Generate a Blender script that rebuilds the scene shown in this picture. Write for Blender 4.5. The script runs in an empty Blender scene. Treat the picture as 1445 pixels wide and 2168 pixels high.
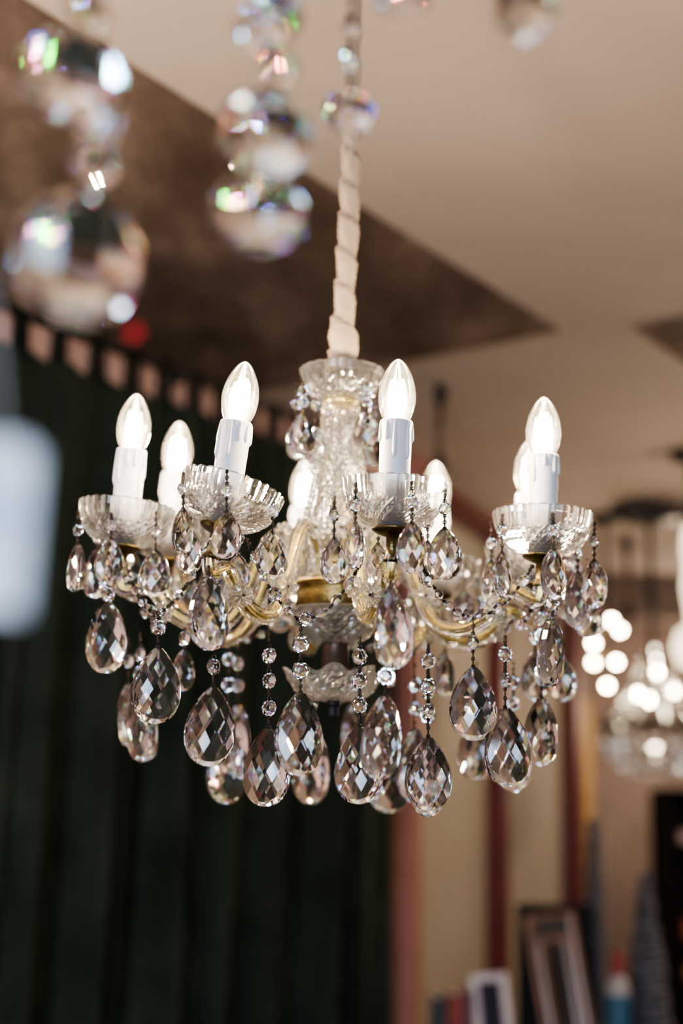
import bpy, bmesh, math, random
from mathutils import Vector, Matrix
random.seed(7)
R = math.radians
sc = bpy.context.scene
COL = sc.collection
V = Vector

# ------------------------------------------------------------------ camera
IW, IH = 1445.0, 2168.0
FPX = 3011.0
CAMZ = 1.5
CEIL = 2.62
CAM_M = Matrix.Translation((0, 0, CAMZ)) @ Matrix.Rotation(R(90 + 12.5), 4, 'X') @ Matrix.Rotation(R(1.35), 4, 'Z')
cam_d = bpy.data.cameras.new('camera')
cam_d.sensor_fit = 'VERTICAL'
cam_d.sensor_height = 36.0
cam_d.sensor_width = 24.0
cam_d.lens = 36.0 * FPX / IH
cam_d.clip_start = 0.02
cam_d.dof.use_dof = True
cam_d.dof.focus_distance = 1.235
cam_d.dof.aperture_fstop = 2.3
cam = bpy.data.objects.new('camera', cam_d)
COL.objects.link(cam)
cam.matrix_world = CAM_M
sc.camera = cam
CR = CAM_M.to_3x3()

def ray(px, py):
    return CR @ V(((px - IW / 2) / FPX, -(py - IH / 2) / FPX, -1.0))
def at(px, py, d):
    "the point seen at a pixel, D metres ahead of the camera"
    r = ray(px, py)
    return V((0, 0, CAMZ)) + r * (d / r.y)
def at_z(px, py, z):
    r = ray(px, py)
    return V((0, 0, CAMZ)) + r * ((z - CAMZ) / r.z)
def px_m(n, d):
    return n * d / FPX

# ------------------------------------------------------------------ materials
def mat(name):
    m = bpy.data.materials.new(name)
    m.use_nodes = True
    nt = m.node_tree
    for n in list(nt.nodes):
        nt.nodes.remove(n)
    out = nt.nodes.new('ShaderNodeOutputMaterial')
    return m, nt, out

def ramp(nt, fac, stops):
    r = nt.nodes.new('ShaderNodeValToRGB')
    els = r.color_ramp.elements
    els[0].position, els[0].color = stops[0][0], (*stops[0][1], 1)
    els[1].position, els[1].color = stops[-1][0], (*stops[-1][1], 1)
    for p, c in stops[1:-1]:
        e = els.new(p); e.color = (*c, 1)
    nt.links.new(fac, r.inputs['Fac'])
    return r.outputs['Color']

def noise(nt, scale, detail=4, vec=None, rough=0.5):
    n = nt.nodes.new('ShaderNodeTexNoise')
    n.inputs['Scale'].default_value = scale
    n.inputs['Detail'].default_value = detail
    n.inputs['Roughness'].default_value = rough
    if vec is not None:
        nt.links.new(vec, n.inputs['Vector'])
    return n

def coords(nt, scale=(1, 1, 1), kind='Object'):
    tc = nt.nodes.new('ShaderNodeTexCoord')
    mp = nt.nodes.new('ShaderNodeMapping')
    mp.inputs['Scale'].default_value = scale
    nt.links.new(tc.outputs[kind], mp.inputs['Vector'])
    return mp.outputs['Vector']

def pbr(name, c1, c2=None, scale=8, rough=0.5, metal=0.0, bump=0.0, stretch=(1, 1, 1), sheen=0.0, sheen_tint=(1, 1, 1), emit=None, es=0.0, sss=0.0, bscale=None, coat=0.0):
    m, nt, out = mat(name)
    b = nt.nodes.new('ShaderNodeBsdfPrincipled')
    nt.links.new(b.outputs[0], out.inputs[0])
    b.inputs['Roughness'].default_value = rough
    b.inputs['Metallic'].default_value = metal
    vec = coords(nt, stretch)
    if c2 is None:
        c2 = tuple(x * 0.85 for x in c1)
    n = noise(nt, scale, 5, vec, 0.6)
    nt.links.new(ramp(nt, n.outputs['Fac'], [(0.3, c1), (0.7, c2)]), b.inputs['Base Color'])
    if bump:
        n2 = noise(nt, bscale or scale * 3, 4, vec)
        bp = nt.nodes.new('ShaderNodeBump')
        bp.inputs['Strength'].default_value = bump
        bp.inputs['Distance'].default_value = 0.01
        nt.links.new(n2.outputs['Fac'], bp.inputs['Height'])
        nt.links.new(bp.outputs[0], b.inputs['Normal'])
    if sheen:
        b.inputs['Sheen Weight'].default_value = sheen
        b.inputs['Sheen Roughness'].default_value = 0.35
        b.inputs['Sheen Tint'].default_value = (*sheen_tint, 1)
    if emit:
        b.inputs['Emission Color'].default_value = (*emit, 1)
        b.inputs['Emission Strength'].default_value = es
    if sss:
        b.inputs['Subsurface Weight'].default_value = sss
        b.inputs['Subsurface Radius'].default_value = (0.01, 0.008, 0.006)
    if coat:
        b.inputs['Coat Weight'].default_value = coat
    return m

def emission(name, col, st):
    m, nt, out = mat(name)
    e = nt.nodes.new('ShaderNodeEmission')
    e.inputs['Color'].default_value = (*col, 1)
    e.inputs['Strength'].default_value = st
    nt.links.new(e.outputs[0], out.inputs[0])
    return m

def crystal(name, spread=0.03, ior=1.53, tint=(1, 1, 1), soft=0.6):
    "lead glass: each colour bends by its own index, so facets split light into colours"
    m, nt, out = mat(name)
    if spread == 0:
        g = nt.nodes.new('ShaderNodeBsdfGlass')
        g.inputs['IOR'].default_value = ior
        g.inputs['Roughness'].default_value = 0.0
        g.inputs['Color'].default_value = (*tint, 1)
        nt.links.new(g.outputs[0], out.inputs[0])
        return m
    last = None
    for i, k in enumerate((-1, 0, 1)):
        g = nt.nodes.new('ShaderNodeBsdfGlass')
        c = [tint[q] * (1 - soft) / 2 for q in range(3)] + [1]; c[i] = tint[i] * soft
        g.inputs['Color'].default_value = c
        g.inputs['Roughness'].default_value = 0.0
        g.inputs['IOR'].default_value = ior + k * spread
        if last is None:
            last = g.outputs[0]
        else:
            a = nt.nodes.new('ShaderNodeAddShader')
            nt.links.new(last, a.inputs[0]); nt.links.new(g.outputs[0], a.inputs[1])
            last = a.outputs[0]
    nt.links.new(last, out.inputs[0])
    return m

def thin_glass(name):
    "thin clear bulb envelope: lets light straight through, glossy at the rim, faintly milky"
    m, nt, out = mat(name)
    t = nt.nodes.new('ShaderNodeBsdfTransparent')
    t.inputs['Color'].default_value = (0.97, 0.96, 0.93, 1)
    g = nt.nodes.new('ShaderNodeBsdfGlossy'); g.inputs['Roughness'].default_value = 0.03
    tr = nt.nodes.new('ShaderNodeBsdfTranslucent'); tr.inputs['Color'].default_value = (1, 0.95, 0.82, 1)
    lw = nt.nodes.new('ShaderNodeLayerWeight'); lw.inputs['Blend'].default_value = 0.25
    m1 = nt.nodes.new('ShaderNodeMixShader')
    nt.links.new(lw.outputs['Fresnel'], m1.inputs[0])
    nt.links.new(t.outputs[0], m1.inputs[1]); nt.links.new(g.outputs[0], m1.inputs[2])
    m2 = nt.nodes.new('ShaderNodeMixShader'); m2.inputs[0].default_value = 0.006
    nt.links.new(m1.outputs[0], m2.inputs[1]); nt.links.new(tr.outputs[0], m2.inputs[2])
    nt.links.new(m2.outputs[0], out.inputs[0])
    # added volume glow imitating filament glare, fading towards the glass and the tip
    tc = nt.nodes.new('ShaderNodeTexCoord')
    mp = nt.nodes.new('ShaderNodeMapping'); mp.vector_type = 'POINT'
    mp.inputs['Location'].default_value = (0, 0, -0.016 / 0.027); mp.inputs['Scale'].default_value = (1 / 0.0145, 1 / 0.0145, 1 / 0.027)
    nt.links.new(tc.outputs['Object'], mp.inputs['Vector'])
    ln = nt.nodes.new('ShaderNodeVectorMath'); ln.operation = 'LENGTH'
    nt.links.new(mp.outputs['Vector'], ln.inputs[0])
    mr = nt.nodes.new('ShaderNodeMapRange'); mr.interpolation_type = 'SMOOTHERSTEP'
    mr.inputs['From Min'].default_value = 0.15; mr.inputs['From Max'].default_value = 1.05
    mr.inputs['To Min'].default_value = 300.0; mr.inputs['To Max'].default_value = 2.0
    nt.links.new(ln.outputs['Value'], mr.inputs['Value'])
    em = nt.nodes.new('ShaderNodeEmission'); em.inputs['Color'].default_value = (1, 0.83, 0.52, 1)
    nt.links.new(mr.outputs['Result'], em.inputs['Strength'])
    nt.links.new(em.outputs[0], out.inputs['Volume'])
    return m

M = {}
M['crystal'] = crystal('cut_crystal', 0.011, 1.56, soft=0.50)
M['crystal_near'] = crystal('ball_crystal', 0.045, 1.53, soft=0.60)
def clear_glass(name, through, milk=0.0, rough=0.0):
    "thin pressed glass: part of the light passes straight on, part is bent by the cuts"
    m, nt, out = mat(name)
    g = nt.nodes.new('ShaderNodeBsdfGlass'); g.inputs['IOR'].default_value = 1.47; g.inputs['Roughness'].default_value = 0.0
    t = nt.nodes.new('ShaderNodeBsdfTransparent')
    g.inputs['Roughness'].default_value = rough
    mx = nt.nodes.new('ShaderNodeMixShader'); mx.inputs[0].default_value = through
    nt.links.new(g.outputs[0], mx.inputs[1]); nt.links.new(t.outputs[0], mx.inputs[2])
    if milk:
        tl = nt.nodes.new('ShaderNodeBsdfTranslucent'); tl.inputs['Color'].default_value = (1, 0.97, 0.90, 1)
        df = nt.nodes.new('ShaderNodeBsdfDiffuse'); df.inputs['Color'].default_value = (1, 0.97, 0.92, 1)
        m3 = nt.nodes.new('ShaderNodeMixShader'); m3.inputs[0].default_value = 0.5
        nt.links.new(tl.outputs[0], m3.inputs[1]); nt.links.new(df.outputs[0], m3.inputs[2])
        m4 = nt.nodes.new('ShaderNodeMixShader'); m4.inputs[0].default_value = milk
        nt.links.new(mx.outputs[0], m4.inputs[1]); nt.links.new(m3.outputs[0], m4.inputs[2])
        mx = m4
    nt.links.new(mx.outputs[0], out.inputs[0])
    return m
M['glass'] = clear_glass('pressed_glass', 0.30)
M['pan_glass'] = clear_glass('drip_pan_glass', 0.32, 0.02)
M['cut_glass'] = clear_glass('diamond_cut_glass', 0.10, 0.045)
M['frosted'] = clear_glass('frosted_cut_glass', 0.10, 0.11, 0.02)
M['arm_glass'] = clear_glass('arm_glass', 0.25)
M['bulb'] = thin_glass('bulb_glass')
M['filament'] = emission('lit_filament', (1.0, 0.82, 0.60), 240.0)
M['sleeve'] = pbr('white_plastic_sleeve', (0.86, 0.83, 0.84), (0.80, 0.77, 0.79), 30, 0.42, sss=0.15)
M['brass'] = pbr('aged_brass', (0.32, 0.22, 0.075), (0.17, 0.115, 0.045), 60, 0.32, 1.0, 0.15)
M['gold'] = pbr('gilded_rod', (0.85, 0.69, 0.28), (0.70, 0.55, 0.18), 60, 0.25, 1.0)
M['wire'] = pbr('dark_wire', (0.05, 0.035, 0.025), (0.02, 0.015, 0.012), 200, 0.45, 0.8)
M['brown_metal'] = pbr('brown_metal', (0.14, 0.085, 0.06), (0.08, 0.05, 0.035), 60, 0.4, 0.6)
M['black_metal'] = pbr('black_metal', (0.03, 0.025, 0.025), (0.015, 0.012, 0.012), 60, 0.45, 0.5)
M['cloth'] = pbr('cream_cloth', (0.39, 0.29, 0.21), (0.31, 0.23, 0.16), 40, 0.9, 0, 0.25, (1, 1, 3))

def ceiling_mat():
    m, nt, out = mat('ceiling_plaster')
    b = nt.nodes.new('ShaderNodeBsdfPrincipled'); nt.links.new(b.outputs[0], out.inputs[0])
    b.inputs['Roughness'].default_value = 0.85
    vec = coords(nt, (1, 2.2, 1))
    n = noise(nt, 1.4, 6, vec, 0.6)
    nt.links.new(ramp(nt, n.outputs['Fac'], [(0.25, (0.52, 0.43, 0.365)), (0.75, (0.63, 0.525, 0.45))]), b.inputs['Base Color'])
    n2 = noise(nt, 60, 4, vec)
    bp = nt.nodes.new('ShaderNodeBump'); bp.inputs['Strength'].default_value = 0.15; bp.inputs['Distance'].default_value = 0.01
    nt.links.new(n2.outputs['Fac'], bp.inputs['Height']); nt.links.new(bp.outputs[0], b.inputs['Normal'])
    return m
M['ceiling'] = ceiling_mat()

def panel_mat():
    m, nt, out = mat('dark_ceiling_wood')
    b = nt.nodes.new('ShaderNodeBsdfPrincipled'); nt.links.new(b.outputs[0], out.inputs[0])
    b.inputs['Roughness'].default_value = 0.7
    vec = coords(nt, (2.2, 0.9, 1))
    n = noise(nt, 3.2, 6, vec, 0.65)
    nt.links.new(ramp(nt, n.outputs['Fac'], [(0.3, (0.10, 0.070, 0.056)), (0.52, (0.19, 0.138, 0.110)), (0.70, (0.34, 0.26, 0.21))]), b.inputs['Base Color'])
    return m
M['panel'] = panel_mat()
M['pink_wall'] = pbr('pink_plaster', (0.80, 0.50, 0.40), (0.74, 0.45, 0.36), 4, 0.85)
M['pink_post'] = pbr('pink_painted_wood', (0.40, 0.17, 0.125), (0.34, 0.14, 0.10), 10, 0.55)
M['red_post'] = pbr('dark_red_wood', (0.145, 0.016, 0.015), (0.09, 0.011, 0.010), 10, 0.5)
M['brown_wall'] = pbr('brown_wall', (0.24, 0.18, 0.145), (0.19, 0.14, 0.11), 3, 0.75)
M['dark_wall'] = pbr('dim_wall', (0.30, 0.22, 0.17), (0.24, 0.17, 0.13), 3, 0.85)
M['floor'] = pbr('floor_wood', (0.12, 0.07, 0.045), (0.07, 0.04, 0.025), 5, 0.45, stretch=(1, 8, 1))

def wallpaper_mat():
    m, nt, out = mat('embossed_wallpaper')
    b = nt.nodes.new('ShaderNodeBsdfPrincipled'); nt.links.new(b.outputs[0], out.inputs[0])
    b.inputs['Roughness'].default_value = 0.8
    tc = nt.nodes.new('ShaderNodeTexCoord')
    br = nt.nodes.new('ShaderNodeTexBrick')
    br.inputs['Scale'].default_value = 14
    br.inputs['Color1'].default_value = (0.44, 0.39, 0.315, 1)
    br.inputs['Color2'].default_value = (0.47, 0.42, 0.34, 1)
    br.inputs['Mortar'].default_value = (0.37, 0.33, 0.27, 1)
    br.inputs['Mortar Size'].default_value = 0.03
    nt.links.new(tc.outputs['UV'], br.inputs['Vector'])
    nt.links.new(br.outputs['Color'], b.inputs['Base Color'])
    return m
M['wallpaper'] = wallpaper_mat()
M['velvet'] = pbr('green_velvet', (0.029, 0.038, 0.026), (0.011, 0.0155, 0.0110), 5, 0.7, sheen=0.34, sheen_tint=(0.72, 0.80, 0.48))
M['tab'] = pbr('green_velvet_tab', (0.012, 0.020, 0.016), (0.007, 0.012, 0.010), 5, 0.8, sheen=0.06, sheen_tint=(0.5, 0.65, 0.55))

# ------------------------------------------------------------------ mesh helpers
def mesh_from(name, verts, faces, smooth=False, uvs=None):
    me = bpy.data.meshes.new(name)
    me.from_pydata([tuple(v) for v in verts], [], faces)
    me.validate()
    if smooth:
        me.polygons.foreach_set('use_smooth', [True] * len(me.polygons))
    me.update()
    return me

class MB:
    "collects shapes into one mesh"
    def __init__(s):
        s.v, s.f, s.sm = [], [], []
    def add(s, vs, fs, smooth=False):
        b = len(s.v)
        s.v += [V(p) for p in vs]
        s.f += [tuple(b + i for i in f) for f in fs]
        s.sm += [smooth] * len(fs)
        return s
    def box(s, c, size, rot=None):
        c = V(c); hx, hy, hz = [k / 2 for k in size]
        pts = [V((x, y, z)) for x in (-hx, hx) for y in (-hy, hy) for z in (-hz, hz)]
        if rot is not None:
            pts = [rot @ p for p in pts]
        return s.add([c + p for p in pts], [(0, 1, 3, 2), (4, 6, 7, 5), (0, 4, 5, 1), (2, 3, 7, 6), (0, 2, 6, 4), (1, 5, 7, 3)])
    def bevel_box(s, c, size, bv, rot=None):
        bm = bmesh.new()
        bmesh.ops.create_cube(bm, size=1)
        for v in bm.verts:
            v.co = V((v.co.x * size[0], v.co.y * size[1], v.co.z * size[2]))
        bmesh.ops.bevel(bm, geom=list(bm.edges), offset=bv, segments=2, affect='EDGES', profile=0.5)
        bm.verts.index_update()
        pts = [v.co.copy() for v in bm.verts]
        if rot is not None:
            pts = [rot @ p for p in pts]
        fs = [tuple(v.index for v in f.verts) for f in bm.faces]
        bm.free()
        return s.add([V(c) + p for p in pts], fs)
    def lathe(s, prof, n=32, axis=(0, 0), smooth=True, z0=0, closed=False):
        b = []
        for r, z in prof:
            for i in range(n):
                a = 2 * math.pi * i / n
                b.append((axis[0] + r * math.cos(a), axis[1] + r * math.sin(a), z + z0))
        fs = []
        m = len(prof)
        rng = m if closed else m - 1
        for j in range(rng):
            k = (j + 1) % m
            for i in range(n):
                i2 = (i + 1) % n
                fs.append((j * n + i, j * n + i2, k * n + i2, k * n + i))
        if not closed:
            if prof[0][0] > 1e-6: fs.append(tuple(range(n))[::-1])
            if prof[-1][0] > 1e-6: fs.append(tuple((m - 1) * n + i for i in range(n)))
        return s.add(b, fs, smooth)
    def tube(s, pts, rad, n=8, smooth=True, closed=False, flute=0.0, lobes=6, twist=0.0):
        pts = [V(p) for p in pts]
        m = len(pts)
        rads = rad if isinstance(rad, (list, tuple)) else [rad] * m
        tans = []
        for i in range(m):
            if closed:
                t = pts[(i + 1) % m] - pts[i - 1]
            else:
                t = pts[min(i + 1, m - 1)] - pts[max(i - 1, 0)]
            tans.append(t.normalized())
        up = V((0, 0, 1)) if abs(tans[0].z) < 0.9 else V((0, 1, 0))
        nrm = (up - tans[0] * up.dot(tans[0])).normalized()
        vs = []
        for i in range(m):
            nrm = (nrm - tans[i] * nrm.dot(tans[i])).normalized()
            bn = tans[i].cross(nrm)
            for k in range(n):
                a = 2 * math.pi * k / n
                r = rads[i] * (1 + flute * math.cos(lobes * a + twist * i))
                vs.append(pts[i] + nrm * (r * math.cos(a)) + bn * (r * math.sin(a)))
        fs = []
        for i in range(m if closed else m - 1):
            j = (i + 1) % m
            for k in range(n):
                k2 = (k + 1) % n
                fs.append((i * n + k, i * n + k2, j * n + k2, j * n + k))
        if not closed:
            fs.append(tuple(range(n))[::-1]); fs.append(tuple((m - 1) * n + k for k in range(n)))
        return s.add(vs, fs, smooth)
    def ring(s, c, r, rad, ax=(0, 1, 0), n=10, k=5):
        ax = V(ax).normalized()
        u = ax.orthogonal().normalized(); w = ax.cross(u)
        return s.tube([V(c) + u * (r * math.cos(2 * math.pi * i / n)) + w * (r * math.sin(2 * math.pi * i / n)) for i in range(n)], rad, k, True, True)
    def ball(s, c, r, seg=12, rings=8, sx=1, sy=1, sz=1):
        vs, fs = [], []
        c = V(c)
        for j in range(rings + 1):
            t = math.pi * j / rings
            for i in range(seg):
                a = 2 * math.pi * i / seg
                vs.append(c + V((r * sx * math.sin(t) * math.cos(a), r * sy * math.sin(t) * math.sin(a), r * sz * math.cos(t))))
        for j in range(rings):
            for i in range(seg):
                i2 = (i + 1) % seg
                fs.append((j * seg + i, (j + 1) * seg + i, (j + 1) * seg + i2, j * seg + i2))
        return s.add(vs, fs, True)
    def mesh(s, name):
        me = bpy.data.meshes.new(name)
        me.from_pydata([tuple(p) for p in s.v], [], s.f)
        me.polygons.foreach_set('use_smooth', s.sm)
        bm = bmesh.new(); bm.from_mesh(me)
        bmesh.ops.remove_doubles(bm, verts=bm.verts, dist=1e-7)
        bmesh.ops.recalc_face_normals(bm, faces=bm.faces)
        bm.to_mesh(me); bm.free()
        me.update()
        return me

WM = {}
def link(name, me, m, parent=None, mw=None):
    "links a mesh as one object; mw is its world matrix"
    o = bpy.data.objects.new(name, me)
    COL.objects.link(o)
    if m is not None and me is not None and not me.materials:
        me.materials.append(m)
    mw = mw if mw is not None else (WM[parent.name].copy() if parent else Matrix())
    WM[o.name] = mw
    if parent:
        o.parent = parent
        o.matrix_basis = WM[parent.name].inverted() @ mw
    else:
        o.matrix_basis = mw
    return o
def thing(name, label, cat, loc=(0, 0, 0), group=None, rot=None):
    mw = Matrix.Translation(V(loc))
    if rot is not None: mw = mw @ rot
    o = link(name, None, None, None, mw)
    tag(o, label, cat, group)
    o.empty_display_size = 0.05
    return o
def tag(o, label, cat, group=None):
    o['label'] = label; o['category'] = cat
    if group: o['group'] = group
    return o
def struct(name, me, m):
    o = link(name, me, m); o['kind'] = 'structure'
    return o
T = Matrix.Translation
def RZ(a): return Matrix.Rotation(a, 4, 'Z')
def RY(a): return Matrix.Rotation(a, 4, 'Y')
def RX(a): return Matrix.Rotation(a, 4, 'X')

def clip_solid(planes, ext):
    "planes (n, d): keeps n.p <= d, starting from a box of half-size ext"
    polys = []
    e = ext
    for ax in range(3):
        for s in (-1, 1):
            o1, o2 = (ax + 1) % 3, (ax + 2) % 3
            q = []
            for a, b in ((-1, -1), (1, -1), (1, 1), (-1, 1)):
                p = [0, 0, 0]; p[ax] = s * e[ax]; p[o1] = a * e[o1]; p[o2] = b * e[o2]
                q.append(V(p))
            polys.append(q)
    for n, d in planes:
        n = V(n); L = n.length; n = n / L; d = d / L
        new, cut = [], []
        for q in polys:
            ds = [n.dot(p) - d for p in q]
            if max(ds) <= 1e-9:
                new.append(q); continue
            if min(ds) >= -1e-9:
                continue
            r = []
            for i in range(len(q)):
                j = (i + 1) % len(q)
                if ds[i] <= 0: r.append(q[i])
                if (ds[i] < 0 < ds[j]) or (ds[j] < 0 < ds[i]):
                    t = ds[i] / (ds[i] - ds[j])
                    p = q[i].lerp(q[j], t)
                    r.append(p); cut.append(p)
            if len(r) >= 3: new.append(r)
        if len(cut) >= 3:
            c = sum(cut, V()) / len(cut)
            u = n.orthogonal().normalized(); w = n.cross(u)
            cut.sort(key=lambda p: math.atan2((p - c).dot(w), (p - c).dot(u)))
            ded = []
            for p in cut:
                if not ded or (p - ded[-1]).length > 1e-8: ded.append(p)
            if len(ded) >= 3: new.append(ded)
        polys = new
    mb = MB()
    for q in polys:
        mb.add(q, [tuple(range(len(q)))])
    return mb

def finish_solid(mb, name, tol=2e-6):
    me = bpy.data.meshes.new(name)
    me.from_pydata([tuple(p) for p in mb.v], [], mb.f)
    bm = bmesh.new(); bm.from_mesh(me)
    bmesh.ops.remove_doubles(bm, verts=bm.verts, dist=tol)
    bmesh.ops.dissolve_degenerate(bm, dist=tol, edges=bm.edges)
    bmesh.ops.recalc_face_normals(bm, faces=bm.faces)
    bm.to_mesh(me); bm.free(); me.update()
    return me

def pear(W, H, n):
    pts = []
    mx = max(math.sin(t) * ((1 - math.cos(t)) / 2) ** 0.30 for t in [math.pi * k / 200 for k in range(1, 200)])
    for i in range(n):
        t = 2 * math.pi * (i + 0.5) / n
        s = (1 - math.cos(t)) / 2
        pts.append((W * math.sin(t) * s ** 0.30 / mx, -H * s))
    return pts

def drop_mesh(name, W, H, Th, across, n=26):
    "flat pear-shaped crystal: diamond facets on both faces, thin girdle; top at z=0"
    cz = -0.60 * H
    planes = []
    oc = pear(W, H, 96)
    step = 96 // n
    for i in range(n):
        k = int(i * 96 / n)
        x0, z0 = oc[k - 1]; x1, z1 = oc[(k + 1) % 96]
        tx, tz = x1 - x0, z1 - z0
        nx, nz = tz, -tx
        px, pz = oc[k]
        if nx * px + nz * (pz - cz) < 0: nx, nz = -nx, -nz
        L = math.hypot(nx, nz); nx /= L; nz /= L
        planes.append(((nx, 0, nz), nx * px + nz * (pz - cz)))
        for s in (-1, 1):                         # bevel round the rim
            q = V((nx, s * 0.55, nz))
            planes.append((q, q.x * px + q.z * (pz - cz) + 0.55 * Th * 0.20))
    a, b = W * 1.08, H * 0.64
    g = Th * 0.10
    h = 2.0 / across                               # lattice pitch, in units of W
    for s in (-1, 1):
        for i in range(-9, 10):
            for j in range(-9, 10):
                u = (i + j) * h / 2; w = (i - j) * h / 2 + 0.04
                if u * u + w * w > 1.15: continue
                x, z = u * a, w * b
                if z > -cz - 0.02 * H or abs(x) > W or z < -0.42 * H: continue
                y = g + Th * (1 - u * u - w * w)
                nrm = V((2 * Th * x / a ** 2, 1, 2 * Th * z / b ** 2))
                d = nrm.x * x + nrm.y * y + nrm.z * z
                planes.append(((nrm.x, s * nrm.y, nrm.z), d))
    planes.append(((0, 0, 1), -cz - 0.035 * H))
    mb = clip_solid(planes, (W * 1.3, Th * 1.5, H))
    for p in mb.v: p.z += cz
    return finish_solid(mb, name)

def octagon_mesh(name, r, th):
    planes = [((0, 1, 0), th), ((0, -1, 0), th)]
    for i in range(8):
        a = math.pi * (i + 0.5) / 4
        c, s = math.cos(a), math.sin(a)
        planes.append(((c, 0, s), r))
        for t in (-1, 1):
            planes.append(((c, t * 1.0, s), r * 0.97 + th * 0.10 + r * 0.0))
            a2 = math.pi * i / 4
            planes.append(((math.cos(a2), t * 1.9, math.sin(a2)), r * 0.64 + 1.9 * th * 0.80))
    return finish_solid(clip_solid(planes, (r * 1.3, th * 1.5, r * 1.3)), name)

def spindle_mesh(name, r, h):
    planes = []
    for i in range(8):
        a = 2 * math.pi * i / 8
        for s in (-1, 1):
            n = V((math.cos(a), math.sin(a), s * r / h * 1.05)); planes.append((n, r))
    planes += [((0, 0, 1), h * 0.8), ((0, 0, -1), h * 0.8)]
    return finish_solid(clip_solid(planes, (r * 2, r * 2, h * 1.2)), name)

def gem_ball_mesh(name, r, rows=6, sx=1.0, sy=1.0, sz=1.0, seed=0):
    planes = []
    for j in range(rows + 1):
        t = math.pi * j / rows
        k = max(1, int(round(2 * rows * math.sin(t))))
        for i in range(k):
            a = 2 * math.pi * (i + 0.5 * (j % 2)) / k + seed
            n = V((math.sin(t) * math.cos(a) / sx, math.sin(t) * math.sin(a) / sy, math.cos(t) / sz))
            planes.append((n, r))
    me = finish_solid(clip_solid(planes, (r * 2 * sx, r * 2 * sy, r * 2 * sz)), name)
    return me

def tri(x):
    x = x % 1.0
    return 1 - abs(2 * x - 1)

def cut_dish(name, prof, wall, ncut, flute_from, amp, rim_scallop=0.0, n=None, zoff=0, lobes=None, lobe_amp=0, rows=26, vcut=3.0):
    """turned glass bowl: diamonds cut in the outer wall below flute_from, upright flutes above;
    prof is [(r, z)] from the bottom up; double walled"""
    n = n or ncut * 4
    P = []
    L = [0]
    for i in range(1, len(prof)):
        L.append(L[-1] + math.hypot(prof[i][0] - prof[i - 1][0], prof[i][1] - prof[i - 1][1]))
    def ev(t):
        s = t * L[-1]
        for i in range(1, len(prof)):
            if s <= L[i] + 1e-12:
                k = (s - L[i - 1]) / max(1e-9, L[i] - L[i - 1])
                return prof[i - 1][0] + (prof[i][0] - prof[i - 1][0]) * k, prof[i - 1][1] + (prof[i][1] - prof[i - 1][1]) * k
        return prof[-1]
    vs = []
    for j in range(rows + 1):
        t = j / rows
        r, z = ev(t)
        for i in range(n):
            a = 2 * math.pi * i / n
            u = ncut * i / n
            if t < flute_from:
                v = t / flute_from * vcut
                d = amp * (min(tri(u + v), tri(u - v)) - 0.3)
            else:
                k = min(1, (t - flute_from) / max(1e-6, 1 - flute_from) * 6)
                d = amp * 0.45 * (abs(math.sin(math.pi * u)) - 0.6) * k
            zz = z
            if lobes:
                zz = z + lobe_amp * math.cos(lobes * a) * t * t
                rr = r * (1 + 0.10 * math.cos(lobes * a) * t * t)
            else:
                rr = r
                if rim_scallop: zz = z + rim_scallop * abs(math.sin(math.pi * u)) * max(0, (t - 0.85) / 0.15)
            vs.append(((rr + d) * math.cos(a), (rr + d) * math.sin(a), zz + zoff))
    m = rows + 1
    for j in range(rows, -1, -1):
        t = j / rows
        r, z = ev(t)
        for i in range(n):
            a = 2 * math.pi * i / n
            zz, rr = z, r
            if lobes:
                zz = z + lobe_amp * math.cos(lobes * a) * t * t
                rr = r * (1 + 0.10 * math.cos(lobes * a) * t * t)
            rr = max(0.0006, rr - wall)
            vs.append((rr * math.cos(a), rr * math.sin(a), zz + zoff + (wall * 0.6 if t < 0.9 else 0)))
    fs = []
    tot = 2 * m
    for j in range(tot):
        k = (j + 1) % tot
        for i in range(n):
            i2 = (i + 1) % n
            fs.append((j * n + i, j * n + i2, k * n + i2, k * n + i))
    mb = MB(); mb.add(vs, fs, False)
    return mb.mesh(name)

def spline(pts, n=8):
    pts = [V(p) for p in pts]
    out = []
    for i in range(len(pts) - 1):
        p0 = pts[max(0, i - 1)]; p1 = pts[i]; p2 = pts[i + 1]; p3 = pts[min(len(pts) - 1, i + 2)]
        for k in range(n):
            t = k / n
            out.append(0.5 * ((2 * p1) + (p2 - p0) * t + (2 * p0 - 5 * p1 + 4 * p2 - p3) * t * t + (3 * p1 - p0 - 3 * p2 + p3) * t ** 3))
    out.append(pts[-1])
    return out

# ------------------------------------------------------------------ the setting
LW_A = at_z(57, 666, 2.592); LW_B = at_z(600, 874, 2.592)
u_w = V((LW_B.x - LW_A.x, LW_B.y - LW_A.y, 0)).normalized()          # along the curtain wall, away from the camera
n_w = V((u_w.y, -u_w.x, 0))                                          # into the room
def wallpt(t, off=0, z=0):
    p = V((LW_A.x, LW_A.y, 0)) + u_w * t + n_w * off
    return V((p.x, p.y, z))
# where the curtain wall meets a pixel column
def t_at_px(px, py=1500):
    r = ray(px, py)
    ax, ay = r.x / r.y, 1.0
    # LW_A.x + u.x t = ax (LW_A.y + u.y t)
    return (ax * LW_A.y - LW_A.x) / (u_w.x - ax * u_w.y)
t_end = t_at_px(830, 1800)
PW0 = wallpt(t_end, 0.0, 0)

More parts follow.
